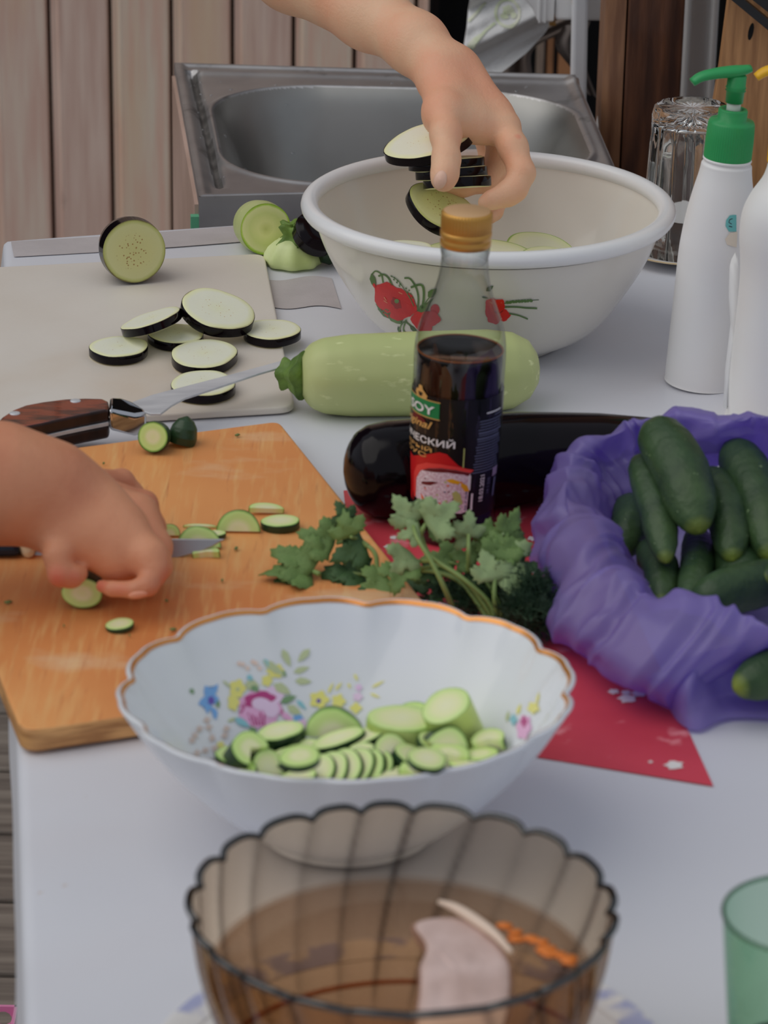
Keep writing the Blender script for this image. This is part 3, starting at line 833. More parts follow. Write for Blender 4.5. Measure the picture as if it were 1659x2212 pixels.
# rolled rim: a torus with a dark line where it meets the wall
def torus(R_, r_, z, seg=96, k=14, sc=1.0):
    vs, fs = [], []
    for i in range(seg):
        a = 2 * pi * i / seg
        for j in range(k):
            b = 2 * pi * j / k; q = R_ + r_ * cos(b); vs.append((q * cos(a), q * sin(a), z + r_ * sin(b) * sc))
    for i in range(seg):
        for j in range(k): fs.append((i * k + j, ((i + 1) % seg) * k + j, ((i + 1) % seg) * k + (j + 1) % k, i * k + (j + 1) % k))
    return vs, fs
v_, f_ = torus(Rr - .0062, .0062, hB, 96, 16, .95); meshobj('rolled_rim', v_, f_, mat('rim_enamel', S(212, 212, 212), .25, coat=.3), bt_)
v_, f_ = torus(Rr - .0095, .0016, hB - .0062, 96, 8); meshobj('rim_seam', v_, f_, m_rimline, bt_)
bvb = bvh_of(bbody); invb = bt_.matrix_world.inverted()
m_pop = mat('poppy_red', S(200, 32, 22), .3, S(178, 18, 16), 40); m_pop2 = mat('poppy_dark', S(140, 14, 14), .3); m_lg = mat('print_green', S(92, 120, 66), .3, S(70, 98, 54), 60)
m_dg = mat('print_dark_green', S(62, 86, 52), .3); m_pk = mat('poppy_light', S(232, 130, 100), .3)
sh = []
def stem_(pts, w=1.5, mi=2): sh.append((linep([(p.x, p.y) for p in interp([Vector((a, b, 0)) for a, b in pts], 12)], w), mi))
stem_([(828, 610), (824, 592), (812, 585), (804, 592)]); stem_([(848, 618), (840, 600), (829, 592), (818, 596)], 2)
stem_([(903, 668), (904, 640), (898, 618), (886, 601), (874, 600)], 1.8); stem_([(912, 668), (916, 640), (914, 618), (905, 614), (888, 620)], 2.4)
stem_([(915, 660), (925, 645), (936, 632)], 1.2); stem_([(895, 660), (885, 640), (872, 620), (860, 604), (848, 596)], .9)
stem_([(880, 690), (868, 700), (862, 720)], 1.4); stem_([(876, 694), (890, 706), (898, 722)], 1.6); stem_([(878, 690), (872, 712), (884, 724)], 1.4)
stem_([(1085, 655), (1095, 654)], 1); stem_([(1088, 662), (1115, 662), (1136, 664), (1160, 665)], 1.8); stem_([(1100, 676), (1120, 680), (1140, 688)], 1.6)
sh.append((leafp(803, 590, 811, 622, 6), 2)); sh.append((leafp(808, 610, 812, 622, 3), 0))
for a in ((812, 655, 850, 680, 8), (816, 666, 872, 694, 9), (838, 680, 872, 700, 7), (905, 672, 930, 655, 9), (898, 680, 925, 668, 8), (930, 642, 934, 628, 7), (925, 640, 944, 622, 8), (916, 664, 938, 642, 3)): sh.append((leafp(*a), 2))
for a in ((885, 702, 905, 722, 4), (860, 704, 866, 722, 3), (1050, 628, 1066, 616, 5), (1040, 640, 1056, 643, 2)): sh.append((leafp(*a), 3))
for k in range(9):
    sh.append((ell(1096 + k * 6.3, 652 - k * .5, 4.4, 3.4, -20 if k % 2 else 20, 8), 2)); 
stem_([(1150, 648), (1164, 647)], .7, 3)
for k in range(7): sh.append((ell(846 + k * 3.0 + (k % 2) * 4, 596 + k * 3.4, 2.6, 1.5, 50, 6), 2)); sh.append((ell(878 + (k % 2) * 5 + k * 1.6, 622 + k * 4, 2.4, 1.5, 50, 6), 2))
sh.append((ell(846, 650, 30, 46, -38, 26, 7, .05), 0)); sh.append((ell(873, 652, 22, 34, -40, 22, 6, .06), 0)); sh.append((ell(868, 672, 26, 17, -25, 20, 6, .06), 0))
sh.append((ell(857, 654, 9, 14, -38, 14, 5, .15), 1)); sh.append((ell(858, 649, 5, 5, 0, 10), 2))
for a in ((831, 640, 836, 648), (833, 655, 838, 650), (850, 676, 854, 682), (880, 660, 888, 664), (862, 630, 870, 634), (830, 648, 838, 653)): sh.append((linep([a[:2], a[2:]], .8), 4))
sh.append((ell(912, 694, 26, 18, 40, 20, 5, .08), 0)); sh.append((ell(930, 686, 22, 16, 10, 20, 5, .08), 0)); sh.append((ell(940, 668, 10, 12, 0, 12), 0)); sh.append((ell(905, 690, 12, 10, 30, 12), 0))
for a in ((905, 690, 912, 694), (900, 698, 908, 700), (912, 684, 922, 688)): sh.append((linep([a[:2], a[2:]], .7), 4))
sh.append((ell(1062, 657, 14, 14, 0, 18, 5, .1), 0)); sh.append((ell(1078, 659, 12, 15, 20, 18, 5, .1), 0)); sh.append((ell(1085, 680, 17, 13, 0, 18, 5, .1), 0)); sh.append((ell(1068, 684, 16, 15, 0, 18, 5, .1), 0)); sh.append((ell(1062, 672, 14, 18, 0, 18), 0))
sh.append((ell(1070, 668, 4, 9, -30, 10), 1)); sh.append((ell(1080, 672, 3, 8, 60, 10), 1))
for a in ((1058, 650, 1064, 655), (1082, 652, 1088, 656), (1060, 690, 1066, 684), (1078, 692, 1084, 686)): sh.append((linep([a[:2], a[2:]], .7), 4))
decal('poppy_print', bvb, sh, [m_pop, m_pop2, m_lg, m_dg, m_pk], bt_, .0004, 7, inv=invb)
m_bub = thin_glass('rinse_drop', (.95, .95, .95, 1), (.8, .8, .8, 1), .1)

# ================================================================== AUBERGINE, COURGETTE AND CUCUMBER FLESH
m_auskin = mat('aubergine_skin', (.003, .0016, .003, 1), .13, (.006, .0025, .005, 1), 20, spec=.24)
au = ramp_mat('aubergine_flesh', [(0, S(214, 206, 172)), (.35, S(220, 214, 180)), (.75, S(216, 213, 182)), (.93, S(204, 201, 156)), (1.0, S(120, 104, 62))], .55, .10, 35, seeds=(S(168, 140, 84), 330, .16, .55))
auG = ramp_mat('aubergine_flesh_greenish', [(0, S(176, 172, 116)), (.5, S(180, 176, 122)), (.85, S(180, 178, 128)), (.95, S(158, 160, 94)), (1.0, S(90, 80, 44))], .5, .10, 30, seeds=(S(140, 108, 60), 420, .3, .62))
zu = ramp_mat('courgette_flesh', [(0, S(178, 180, 108)), (.3, S(200, 204, 136)), (.62, S(186, 192, 122)), (.88, S(198, 204, 142)), (.95, S(154, 182, 66)), (1.0, S(120, 150, 50))], .45, .12, 45)
zu_in = ramp_mat('courgette_slice', [(0, S(206, 202, 172)), (.6, S(204, 202, 168)), (.9, S(196, 200, 150)), (.955, S(120, 158, 60)), (1.0, S(96, 132, 46))], .45, .06, 40)
cu = ramp_mat('cucumber_flesh', [(0, S(196, 206, 146)), (.35, S(206, 214, 158)), (.6, S(178, 196, 122)), (.85, S(176, 200, 122)), (.95, S(110, 150, 60)), (1.0, S(50, 84, 34))], .35, .10, 55, spec=.6)
cu_pale = ramp_mat('cucumber_flesh_pale', [(0, S(204, 208, 164)), (.5, S(198, 206, 152)), (.88, S(178, 200, 124)), (.96, S(100, 140, 56)), (1.0, S(44, 74, 32))], .35, .12, 60, spec=.6)
m_cuskin = mat('cucumber_skin', S(40, 64, 36), .35, S(24, 44, 24), 26, bump=.3, bscale=160, spec=.6)
m_zskin = mat('courgette_skin', S(166, 172, 118), .42, S(150, 160, 102), 8, spec=.5)
overlay(m_zskin, S(196, 200, 150), 200, .62, .78, (.35, 1, 1)); overlay(m_zskin, S(120, 136, 70), 60, .72, .76)
m_zpale = mat('courgette_skin_pale', S(190, 198, 148), .4, S(166, 180, 112), 30)
m_zstem = mat('courgette_stalk', S(96, 122, 52), .55, S(62, 86, 34), 50, (1, 1, 1), .5, 200)

HBd = .0065           # top of the plastic board over the table
SLg = 'aubergine slices lying on the white board'
def aslice(px, py, w, hpx, label, a=0, b=0, hh=0, c=0, th_=.0068, m_=None, seed=0, grp=SLg):
    h0 = HBd + hh
    ctr = P(px, py, h0 + th_); r_ = w / 2 * depth(ctr) / F
    el = math.atan2(CAM.z - ctr.z, ctr.y); app = sin(el + radians(b))
    sy_ = min(1.45, max(.8, (hpx / w) / app))
    ctr = ctr - Vector((0, 0, th_ / 2)) 
    o = make_slice('aubergine_slice', [m_ or au, m_auskin], ctr, r_, th_, sy_, a, b, c, seed=seed, seg=48)
    return tag(o, label, 'aubergine slice', grp)
aslice(257, 747, 124, 47, 'leftmost aubergine slice, lying flat and alone on the white board', seed=1)
aslice(441, 762, 143, 62, 'oval aubergine slice directly behind the one under the knife blade', seed=2)
aslice(439, 826, 135, 58, 'aubergine slice partly covered by the large knife blade', seed=3)
aslice(587, 710, 121, 46, 'rightmost aubergine slice, at the right edge of the white board', seed=4)
aslice(381, 719, 124, 42, 'lower aubergine slice half covered by two leaning slices', seed=5)
aslice(328, 686, 136, 54, 'narrow aubergine slice leaning up to the right against the biggest slice', a=17, b=-9, hh=.0115, seed=6)
aslice(469, 664, 158, 84, 'biggest aubergine slice, leaning with its whole face toward the viewer', a=-13, b=15, hh=.0135, th_=.0085, seed=7)

# standing half with its cut face toward the viewer
def cut_piece(name, px, py, r_px, normal, L, mats, h, label, cat, prof=None, sy=1, seed=0, group=None, ns=30):
    c_ = P(px, py, h); r_ = r_px * depth(c_) / F; n_ = Vector(normal).normalized()
    prof = prof or [(0, r_), (.3, r_ * 1.02), (.6, r_ * .93), (.8, r_ * .72), (.92, r_ * .45), (1, .0005)]
    o = fruit(name, mats, [(0, 0, 0), tuple(-n_ * L)], prof, 48, capcut=1, ns=ns)
    o.location = c_; return tag(o, label, cat, group)
hc = .0245 + HBd
cut_piece('aubergine_half', 290, 543, 69, (.30, -1, .13), .042, [m_auskin, auG], hc, 'stub of aubergine standing on the white board, round cut face forward', 'aubergine')
o = cut_piece('courgette_half', 574, 495, 56, (.30, -1, .16), .05, [m_zskin, zu], .0215, 'cut courgette stub with pale face, by the sink', 'courgette')

# courgette end with its star-shaped stalk
bz = P(633, 572); rz = 62 * depth(bz) / F
ce_ = thing('courgette_end', 'pale courgette end with green star-shaped stalk, lying cut side down', 'courgette', (bz.x, bz.y, T + .002))
def zw(a, i, r_, z): return (r_ * .045 * cos(8 * a), 0, 0)
pr_ = [(rz * .97, 0), (rz, .003), (rz * .97, .007), (rz * .84, .012), (rz * .62, .0165), (rz * .4, .019), (.0003, .020)]
v_, f_ = lathe(pr_, 48, zw); f_.append(tuple(range(48))[::-1]); meshobj('flesh_dome', v_, f_, m_zpale, ce_)
def sw(a, i, r_, z): return (r_ * .17 * cos(5 * a + .3), .0012 * sin(5 * a + 1) if i > 2 else 0, 0)
pr_ = [(.0125, .0155), (.0085, .0195), (.0072, .0225), (.0095, .0265), (.0108, .0290), (.0085, .0308), (.0040, .0292), (.0002, .0290)]
v_, f_ = lathe(pr_, 40, sw); meshobj('stalk', v_, f_, m_zstem, ce_)
# dark aubergine end and a cucumber tip tucked behind the bowl
pa, pb_ = P(655, 512, .018), P(700, 490, .03)
o = fruit('aubergine_end', [m_auskin], [(0, 0, 0), tuple((P(682, 475, .035) - pa) * 1.0)], [(0, .0005), (.1, .011), (.4, .017), (.8, .018), (.95, .012), (1, .0005)], 24)
o.location = P(664, 530, .016); tag(o, 'black aubergine end half hidden behind the left side of the enamel bowl', 'aubergine')
o = fruit('cucumber_tip', [m_cuskin], [(0, 0, 0), (.02, .012, .002)], [(0, .0005), (.1, .007), (.4, .0105), (.8, .010), (1, .0005)], 24, bumps=.0004)
o.location = P(682, 548, .0105); tag(o, 'small dark green tip behind the courgette end with star stalk', 'vegetable end')

# whole courgette
zc0, zc1 = P(652, 812, .027), P(1166, 796, .026)
zt = thing('courgette', 'whole pale green courgette lying behind the sauce bottle', 'courgette', ((zc0.x + zc1.x) / 2, (zc0.y + zc1.y) / 2, T))
o0 = Vector(zt.location)
o = fruit('body', [m_zskin], [zc0 - o0, zc0.lerp(zc1, .5) - o0 + Vector((0, -.002, 0)), zc1 - o0],
          [(0, .013), (.012, .0165), (.04, .0215), (.09, .0250), (.2, .0272), (.5, .0282), (.78, .0278), (.88, .0255), (.95, .0195), (.985, .011), (1, .0005)], 48, rib=(9, .012), parent=zt, ns=60)
s0 = P(618, 808, .024); st = interp([s0 - o0, P(640, 810, .0255) - o0, zc0 - o0 + Vector((.003, 0, 0))], 14)
vs, fs = tube_geo(st, [.0105 - .0006 * i * (i < 6) + (.0006 * (i - 6) if i > 6 else 0) for i in range(14)], 30, True)
for i in range(14):
    for k in range(30):
        a = 2 * pi * k / 30; j = i * 30 + k; vs[j] = st[i] + (vs[j] - st[i]) * (1 + .13 * cos(5 * a) + (.05 if i > 10 else 0))
meshobj('stalk', vs, fs, m_zstem, zt)

# big whole aubergine
p0, p1, p2, p3 = P(742, 1020, .030), P(900, 1010, .030), P(1180, 984, .029), P(1480, 964, .026)
o0 = Vector((p1.x, p1.y, T))
pts = [p - o0 for p in (p0, p1, p2, p3)]
at_ = thing('aubergine', 'large glossy black aubergine lying behind the sauce bottle', 'aubergine', o0)
fruit('body', [m_auskin], pts, [(0, .0005), (.01, .009), (.03, .0165), (.07, .0235), (.13, .0278), (.22, .0298), (.4, .0300), (.6, .0285), (.8, .024), (.93, .019), (.98, .014), (1, .0005)], 56, parent=at_, ns=80)
fruit('stalk', [m_zstem], [pts[-1] - Vector((.012, 0, 0)), pts[-1] + Vector((.045, .004, .006))], [(0, .019), (.2, .017), (.4, .008), (.9, .007), (1, .0005)], 20, parent=at_)

# ================================================================== BOARDS
def ln(a, b):   # line through two ground points
    return (a, (b - a))
def isect(l1, l2):
    p, r_ = l1; q, s_ = l2; d = r_.x * s_.y - r_.y * s_.x; t_ = ((q.x - p.x) * s_.y - (q.y - p.y) * s_.x) / d; return p + r_ * t_
def round_poly(poly, r_, k=6):
    out = []; n = len(poly)
    for i in range(n):
        p, a, b = poly[i], poly[i - 1], poly[(i + 1) % n]; rr_ = r_[i] if hasattr(r_, '__len__') else r_
        u, v = (a - p).normalized() * rr_, (b - p).normalized() * rr_
        for j in range(k + 1):
            t_ = j / k; out.append((p + u) * (1 - t_) ** 2 + p * 2 * t_ * (1 - t_) + (p + v) * t_ ** 2)
    return out
# white plastic board
hw = .006
l_back = ln(P(0, 576, hw), P(566, 547, hw)); l_right = ln(P(572, 552, hw), P(634, 860, hw)); l_front = ln(P(634, 878, hw), P(300, 903, hw)); 
br, fr_ = isect(l_back, l_right), isect(l_right, l_front)
bl = P(-46, 578, hw); fl_ = fr_ + (bl - br) * 1.02
wb = [fl_, fr_, br, bl]
m_wplast = mat('white_plastic_board', S(190, 184, 176), .45, S(184, 176, 166), 7, bump=.05, bscale=300)
overlay(m_wplast, S(178, 160, 140), 4, .55, .8); 
wo_ = (wb[0] + wb[2]) / 2
g = Geo(); poly = round_poly(wb, .012)
g.prism([(p.x - wo_.x, p.y - wo_.y) for p in poly], .0010, hw)
o = g.obj('plastic_board', m_wplast, None, False); bevel(o, .0016, 3); o.location = (wo_.x, wo_.y, T); edge_smooth(o)
tag(o, 'white plastic cutting board with rounded corners under the aubergine slices', 'cutting board')

# wooden board
hwd = .015
l_back = ln(P(160, 966, hwd), P(560, 914, hwd)); l_right = ln(P(616, 925, hwd), P(852, 1218, hwd)); l_front = ln(P(75, 1578, hwd), P(262, 1550, hwd)); l_left = ln(P(2, 1470, hwd), P(38, 1560, hwd))
WB = [isect(l_left, l_front), isect(l_front, l_right), isect(l_right, l_back), isect(l_back, l_left)]
print('WOOD', [tuple(round(c, 3) for c in p) for p in WB], [tuple(round(c) for c in proj(p)[:2]) for p in WB])
m_wood = mat('board_wood', S(206, 140, 84), .5, S(188, 118, 66), 5, (1, 1, 1), .12, 90)
overlay(m_wood, S(176, 102, 54), 3.2, .50, .75)
overlay(m_wood, S(214, 156, 100), 26, .50, .85, (9, .8, 1), rot=(0, 0, radians(-18)))
overlay(m_wood, S(226, 180, 146), 9, .60, .85, (1, 2.2, 1), rot=(0, 0, radians(30)))
overlay(m_wood, S(168, 100, 58), 30, .60, .85, (9, .7, 1), rot=(0, 0, radians(-18)))
m_wside = mat('board_edge', S(192, 144, 92), .55, S(150, 104, 62), 40, (1, 1, 9), .1)
wo_ = (WB[0] + WB[2]) / 2
g = Geo(); poly = round_poly([WB[0], WB[1], WB[2], WB[3]], [.011, .011, .008, .008], 8)
g.prism([(p.x - wo_.x, p.y - wo_.y) for p in poly], .0022, hwd, 1, 0)
o = g.obj('wooden_board', [m_wside, m_wood][::1], None, False)
for p_ in o.data.polygons: p_.material_index = 1 if (p_.normal.z > .9) else 0
bevel(o, .0022, 3); o.location = (wo_.x, wo_.y, T); edge_smooth(o)
tag(o, 'large worn wooden cutting board under the left hand', 'cutting board')

# ================================================================== CUCUMBER PIECES ON THE WOODEN BOARD
CG = 'cucumber slices cut on the wooden board'
def cslice(name, px, py, r_px, th_, label, a=0, b=0, c=0, arc=(0, 2 * pi), hh=0.0, h0=None, m_=None, sy=1, seed=0, cat='cucumber slice', group=CG):
    h = (hwd if h0 is None else h0) + hh; ctr = P(px, py, h); r_ = r_px * depth(ctr) / F
    o = make_slice(name, [m_ or cu, m_cuskin], ctr, r_, th_, sy, a, b, c, arc, seed, wob=.02)
    return tag(o, label, cat, group)
# pair of ends at the far edge
o = cut_piece('cucumber_end', 330, 944, 33, (-.15, -1, .30), .022, [m_cuskin, cu], hwd + .0115, 'cucumber end with pale round cut face forward, at the far edge of the wooden board', 'cucumber end')
o = fruit('cucumber_end', [m_cuskin, cu], [(0, 0, 0), (.004, .004, .017)], [(0, .0085), (.25, .0092), (.6, .0080), (.85, .0052), (1, .0005)], 32, capcut=1, bumps=.0004)
o.location = P(391, 958, hwd + .0008); tag(o, 'dark green cucumber end standing cut side down beside the pale round cut face', 'cucumber end')
cslice('cucumber_slice', 515, 1147, 47, .0035, 'half-moon cucumber slice standing on its straight edge, right of the knife tip', b=72, arc=(0, pi), sy=1.0, seed=3, hh=.001)
cslice('cucumber_slice', 575, 1103, 38, .003, 'small cucumber slice at the far end of the cut row', a=-6, b=6, arc=(0, pi), c=10, sy=.75, hh=.003, seed=4, m_=cu_pale)
cslice('cucumber_slice', 606, 1132, 43, .005, 'lying cucumber slice at the right end of the cut row', a=3, b=2, sy=.75, hh=.003, seed=5, m_=cu_pale)
cslice('cucumber_slice', 366, 1156, 24, .0035, 'cucumber slice half hidden behind the knuckles', b=70, arc=(0, pi), c=0, hh=.001, seed=6)
cslice('cucumber_slice', 430, 1182, 47, .0035, 'half-moon cucumber slice standing behind the blade tip', b=62, arc=(0, pi), hh=.001, seed=7)
cslice('cucumber_slice', 462, 1156, 26, .003, 'small lying cucumber slice touching the standing half-moon slice', a=2, arc=(0, 2 * pi), sy=.7, hh=.002, seed=8, m_=cu_pale)
cslice('cucumber_slice', 445, 1198, 30, .004, 'pale cucumber wedge just in front of the blade tip', a=6, b=10, arc=(-.2, pi + .2), sy=.8, hh=.002, seed=9)
cslice('cucumber_slice', 432, 1138, 37, .0012, 'paper-thin cucumber sliver left of the standing half-moon slice', arc=(0, pi), sy=.35, hh=.001, seed=10, m_=cu_pale)
cslice('cucumber_slice', 259, 1352, 31, .003, 'oval cucumber slice lying alone at the front of the wooden board', a=8, b=4, sy=.9, hh=.002, seed=11, m_=cu_pale)
o = cslice('cucumber_chunk', 180, 1272, 44, .016, 'cucumber chunk held under the left fingers', b=84, sy=.78, hh=.009, seed=12, cat='cucumber chunk', group='chunk under the hand')
# peel scraps
m_scrap = mat('peel_scrap', S(96, 110, 62), .6)
g = Geo(); rb = random.Random(4)
for (x, y, l) in ((513, 942, 12), (374, 1362, 13), (480, 1256, 9), (18, 1303, 16), (360, 1300, 6), (510, 1187, 14), (224, 1003, 5), (138, 1354, 5), (280, 1375, 5)):
    c_ = P(x, y, hwd + .0009); a = rb.random() * 3
    L = l * depth(c_) / F * .6; v = [c_ + Vector((cos(a + t_) * L * s_, sin(a + t_) * L * s_ * 1.2, .0007 * (k % 2))) for k, (t_, s_) in enumerate(((0, 1), (.8, .5), (2.2, .5), (3.1, 1), (4, .4), (5.4, .5)))]
    v2 = [p_ + Vector((0, 0, .0008)) for p_ in v]; g.add(v + v2, [(5, 4, 3, 2, 1, 0), (6, 7, 8, 9, 10, 11)] + [(i, (i + 1) % 6, 6 + (i + 1) % 6, 6 + i) for i in range(6)])
o = g.obj('peel_scraps', m_scrap, weld=False); tag(o, 'tiny green peel scraps scattered on the wooden board', 'scraps', kind='stuff')

# ================================================================== KNIVES
m_kwood = mat('knife_wood', S(126, 56, 34, .7), .18, S(56, 30, 24, .7), 26, (1.2, 5, 1), coat=.6, lo=.42, hi=.58)
m_kside = mat('knife_wood_edge', S(52, 30, 24, .7), .35, S(30, 18, 16, .7), 20, (1, 6, 1))
m_blade = mat('blade_steel', (.80, .81, .83, 1), .45, (.64, .65, .68, 1), 60, (.4, 2, 1), metal=.35, spec=.8)
m_bolst = mat('polished_steel', (.62, .62, .64, 1), .10, metal=1)
kb = P(240, 895, .018); kn = thing('kitchen_knife', 'large kitchen knife with riveted dark wood handle lying across the white board', 'knife', kb)
def kp(x, y, h): return P(x, y, h) - kb
def slab(poly, hs, th_, name, mats, bev=.001, sm=False, drop=0.0):
    """poly in picture points with own heights (top face), extruded down by th_"""
    top = [kp(x, y, h) - Vector((0, 0, drop)) for (x, y), h in zip(poly, hs)]; n = len(top); g = Geo()
    bot = [p - Vector((0, 0, th_)) for p in top]
    g.add(top + bot, [tuple(range(n))[::-1], tuple(range(n, 2 * n))] + [(i, (i + 1) % n, n + (i + 1) % n, n + i) for i in range(n)])
    o = g.obj(name, mats, kn, sm); bevel(o, bev, 3); edge_smooth(o); 
    return o
ht = .030
up = [(236, 876), (234, 866), (222, 860), (183, 859), (140, 861), (92, 867), (55, 874), (27, 885), (4, 900), (-10, 915), (-4, 930)]
lo_ = [(23, 925), (60, 920), (92, 914), (140, 903), (183, 894), (234, 884)]
pol = up + lo_
o = slab(pol, [ht] * len(pol), .0085, 'handle_scale', [m_kside, m_kwood], .0018)
for p_ in o.data.polygons: p_.material_index = 1 if abs(p_.normal.z) > .9 and p_.center.z > .008 else 0
slab(pol, [ht] * len(pol), .0026, 'tang', [m_blade], .0003, drop=.0087)
slab(pol, [ht] * len(pol), .0085, 'handle_scale', [m_kside], .0018, drop=.0115)
for (x, y) in ((32, 893), (163, 866)):
    c_ = kp(x, y, ht); v_, f_ = lathe([(.0034, -.002), (.0034, .0003), (.0028, .0006), (.0002, .0007)], 20)
    g = Geo(); g.add([(a + c_.x, b + c_.y, z + c_.z) for a, b, z in v_], f_); g.obj('rivet', m_blade, kn)
# bolster: tapering polished collar
bp = [(236, 858), (262, 857), (285, 866), (312, 882), (318, 893), (290, 900), (236, 884)]
slab(bp, [ht + .0005, ht, ht - .002, ht - .006, ht - .008, ht - .008, ht + .0005], .0145, 'bolster', [m_bolst], .003, True)
# blade: flat steel with a heel, tapering to the tip
bl_ = [(286, 868), (330, 852), (400, 834), (500, 808), (600, 781), (650, 768), (668, 763), (662, 772), (640, 783), (560, 806), (470, 836), (400, 859), (372, 874), (347, 893), (325, 893), (300, 884)]
hh_ = []
for x, y in bl_: hh_.append(.0225 + (x - 290) / 380 * .0075)
slab(bl_, hh_, .0016, 'blade', [m_blade], .0004)

# second knife cutting behind the left hand
kb2 = P(240, 1205, hwd); k2 = thing('paring_knife', 'paring knife with navy handle and cream collar, blade upright behind the left hand', 'knife', kb2)
d0 = depth(P(420, 1207, hwd)) + .002
def kd(x, y, dd=0): return D(x, y, d0 + dd) - kb2
def vslab(poly, th_, name, m_, dd=0, bev=.0006, sm=False):
    f0 = [kd(x, y, dd - th_ / 2) for x, y in poly]; f1 = [kd(x, y, dd + th_ / 2) for x, y in poly]; n = len(poly)
    g = Geo(); g.add(f0 + f1, [tuple(range(n)), tuple(range(n, 2 * n))[::-1]] + [(i, (i + 1) % n, n + (i + 1) % n, n + i) for i in range(n)])
    o = g.obj(name, m_, k2, sm); bevel(o, bev, 2); edge_smooth(o); return o
vslab([(70, 1162), (488, 1164), (460, 1180), (430, 1193), (385, 1205), (330, 1208), (70, 1208)], .0016, 'blade', mat('blade_grey', (.46, .46, .47, 1), .34, metal=1))
vslab([(34, 1161), (74, 1158), (79, 1172), (74, 1206), (50, 1206), (42, 1184)], .016, 'collar', mat('collar_cream', S(200, 184, 150), .4), bev=.004)
vslab([(-260, 1158), (34, 1164), (42, 1184), (46, 1199), (-260, 1212)], .018, 'handle', mat('handle_navy', S(22, 34, 50), .35), bev=.006)

# ================================================================== SAUCE BOTTLE
sb_ = P(974, 1152); STH = radians(-.5)
m_bglass = thin_glass('bottle_glass', (.95, .96, .95, 1), (.34, .35, .34, 1), .04, .20, .02)
m_soy = mat('soy_sauce', (.006, .003, .002, 1), .08, spec=.5)
m_meniscus = mat('sauce_edge', S(120, 66, 24), .2)
m_gold = mat('gold_cap', S(178, 132, 62), .38, metal=.55, coat=.2); m_goldtop = mat('gold_cap_top', S(186, 150, 110), .45, metal=.3)
bo = thing('sauce_bottle', 'glass soy sauce bottle with gold cap and black label', 'bottle', (sb_.x, sb_.y, T + .0015), rot=(0, radians(1.3), 0))
prof = [(.0005, .0), (.0235, .0), (.0262, .003), (.0264, .010), (.0250, .022), (.0249, .030), (.0258, .045), (.0268, .075), (.0270, .100), (.0271, .115), (.0262, .125), (.0242, .133), (.0212, .141), (.0178, .150), (.0155, .158), (.0142, .166), (.0136, .176), (.0133, .185)]
P2 = [(r_, z) for r_, z in prof]
ps = interp([Vector((r_, 0, z)) for r_, z in P2], 90); pr_ = [(max(p.x, .0002), p.z) for p in ps]
v_, f_ = lathe(pr_, 64); meshobj('glass_body', v_, f_, m_bglass, bo)
ZL = .1165
lq = [(max(.0002, r_ - .0016), max(z, .0012)) for r_, z in pr_ if z < ZL]; rl_ = lq[-1][0]
lq += [(rl_ - .0004, ZL), (rl_ - .002, ZL - .0006), (.0002, ZL - .0006)]
v_, f_ = lathe(lq, 64); meshobj('soy_sauce', v_, f_, m_soy, bo)
v_, f_ = torus(rl_ - .0002, .0006, ZL, 64, 8); meshobj('sauce_rim', v_, f_, m_meniscus, bo)
# cap: ribbed skirt over a smooth ring
v_, f_ = lathe([(.0143, .1800), (.0149, .1806), (.0150, .1835), (.0146, .1845), (.0146, .1850), (.0151, .1862), (.0151, .1885), (.0145, .1893)], 96); meshobj('cap_ring', v_, f_, m_gold, bo)
def cw(a, i, r_, z): return (.00028 * cos(48 * a) if 0 < i < 4 else 0, 0, 0)
v_, f_ = lathe([(.0143, .1890), (.0147, .1900), (.0147, .1985), (.0145, .2000), (.0137, .2010), (.0134, .2010)], 192, cw); meshobj('screw_cap', v_, f_, m_gold, bo)
v_, f_ = lathe([(.0137, .2009), (.0133, .2012), (.0002, .2012)], 48); meshobj('cap_top', v_, f_, m_goldtop, bo)
v_, f_ = lathe([(.0128, .170), (.0145, .1765), (.0145, .179), (.0133, .1800)], 64); meshobj('neck_ring', v_, f_, m_bglass, bo)

def brad(z):
    for (r0, z0), (r1, z1) in zip(pr_, pr_[1:]):
        if z0 <= z <= z1 and z1 > z0: return r0 + (r1 - r0) * (z - z0) / (z1 - z0)
    return pr_[-1][0]
def on_bottle(th_, z, off=.0004):
    """th = degrees from the side facing the camera (+ = to the right)"""
    r_ = brad(z) + off; a = radians(th_ - 90); return Vector((r_ * cos(a), r_ * sin(a), z))
def brect(t0, t1, z0, z1, off=.0004, zf=None, n=20, m2=6):
    vs, fs = [], []
    for j in range(m2 + 1):
        for i in range(n + 1):
            t_, z = t0 + (t1 - t0) * i / n, z0 + (z1 - z0) * j / m2
            vs.append(on_bottle(t_, z, off))
    for j in range(m2):
        for i in range(n): fs.append((j * (n + 1) + i, j * (n + 1) + i + 1, (j + 1) * (n + 1) + i + 1, (j + 1) * (n + 1) + i))
    return vs, fs
MM = [mat('label_black', (.006, .007, .008, 1), .35), mat('label_green', S(22, 110, 62), .4), mat('label_white', S(200, 200, 200), .5), mat('label_gold', S(180, 140, 80), .4),
      mat('label_red', S(170, 22, 26), .4), mat('label_pale_red', S(196, 60, 56), .4), mat('label_rice', S(206, 190, 196), .5, S(176, 150, 160), 900, lo=.4, hi=.6), mat('label_yellow', S(220, 150, 30), .4),
      mat('label_orange', S(220, 96, 50), .4), mat('label_leaf', S(160, 170, 100), .4), mat('label_bluegrey', S(84, 90, 112), .5), mat('label_darkred', S(90, 20, 24), .5), mat('label_violet', S(128, 116, 140), .5)]
g = Geo()
def zpx(y): return (1146 - y) / 33.9 * .01 * 1.0
def lab(t0, t1, y0, y1, mi, off): v, f = brect(t0, t1, zpx(y1), zpx(y0), off); g.add(v, f, mi)
lab(-178, 178, 828, 1082, 0, .0003)
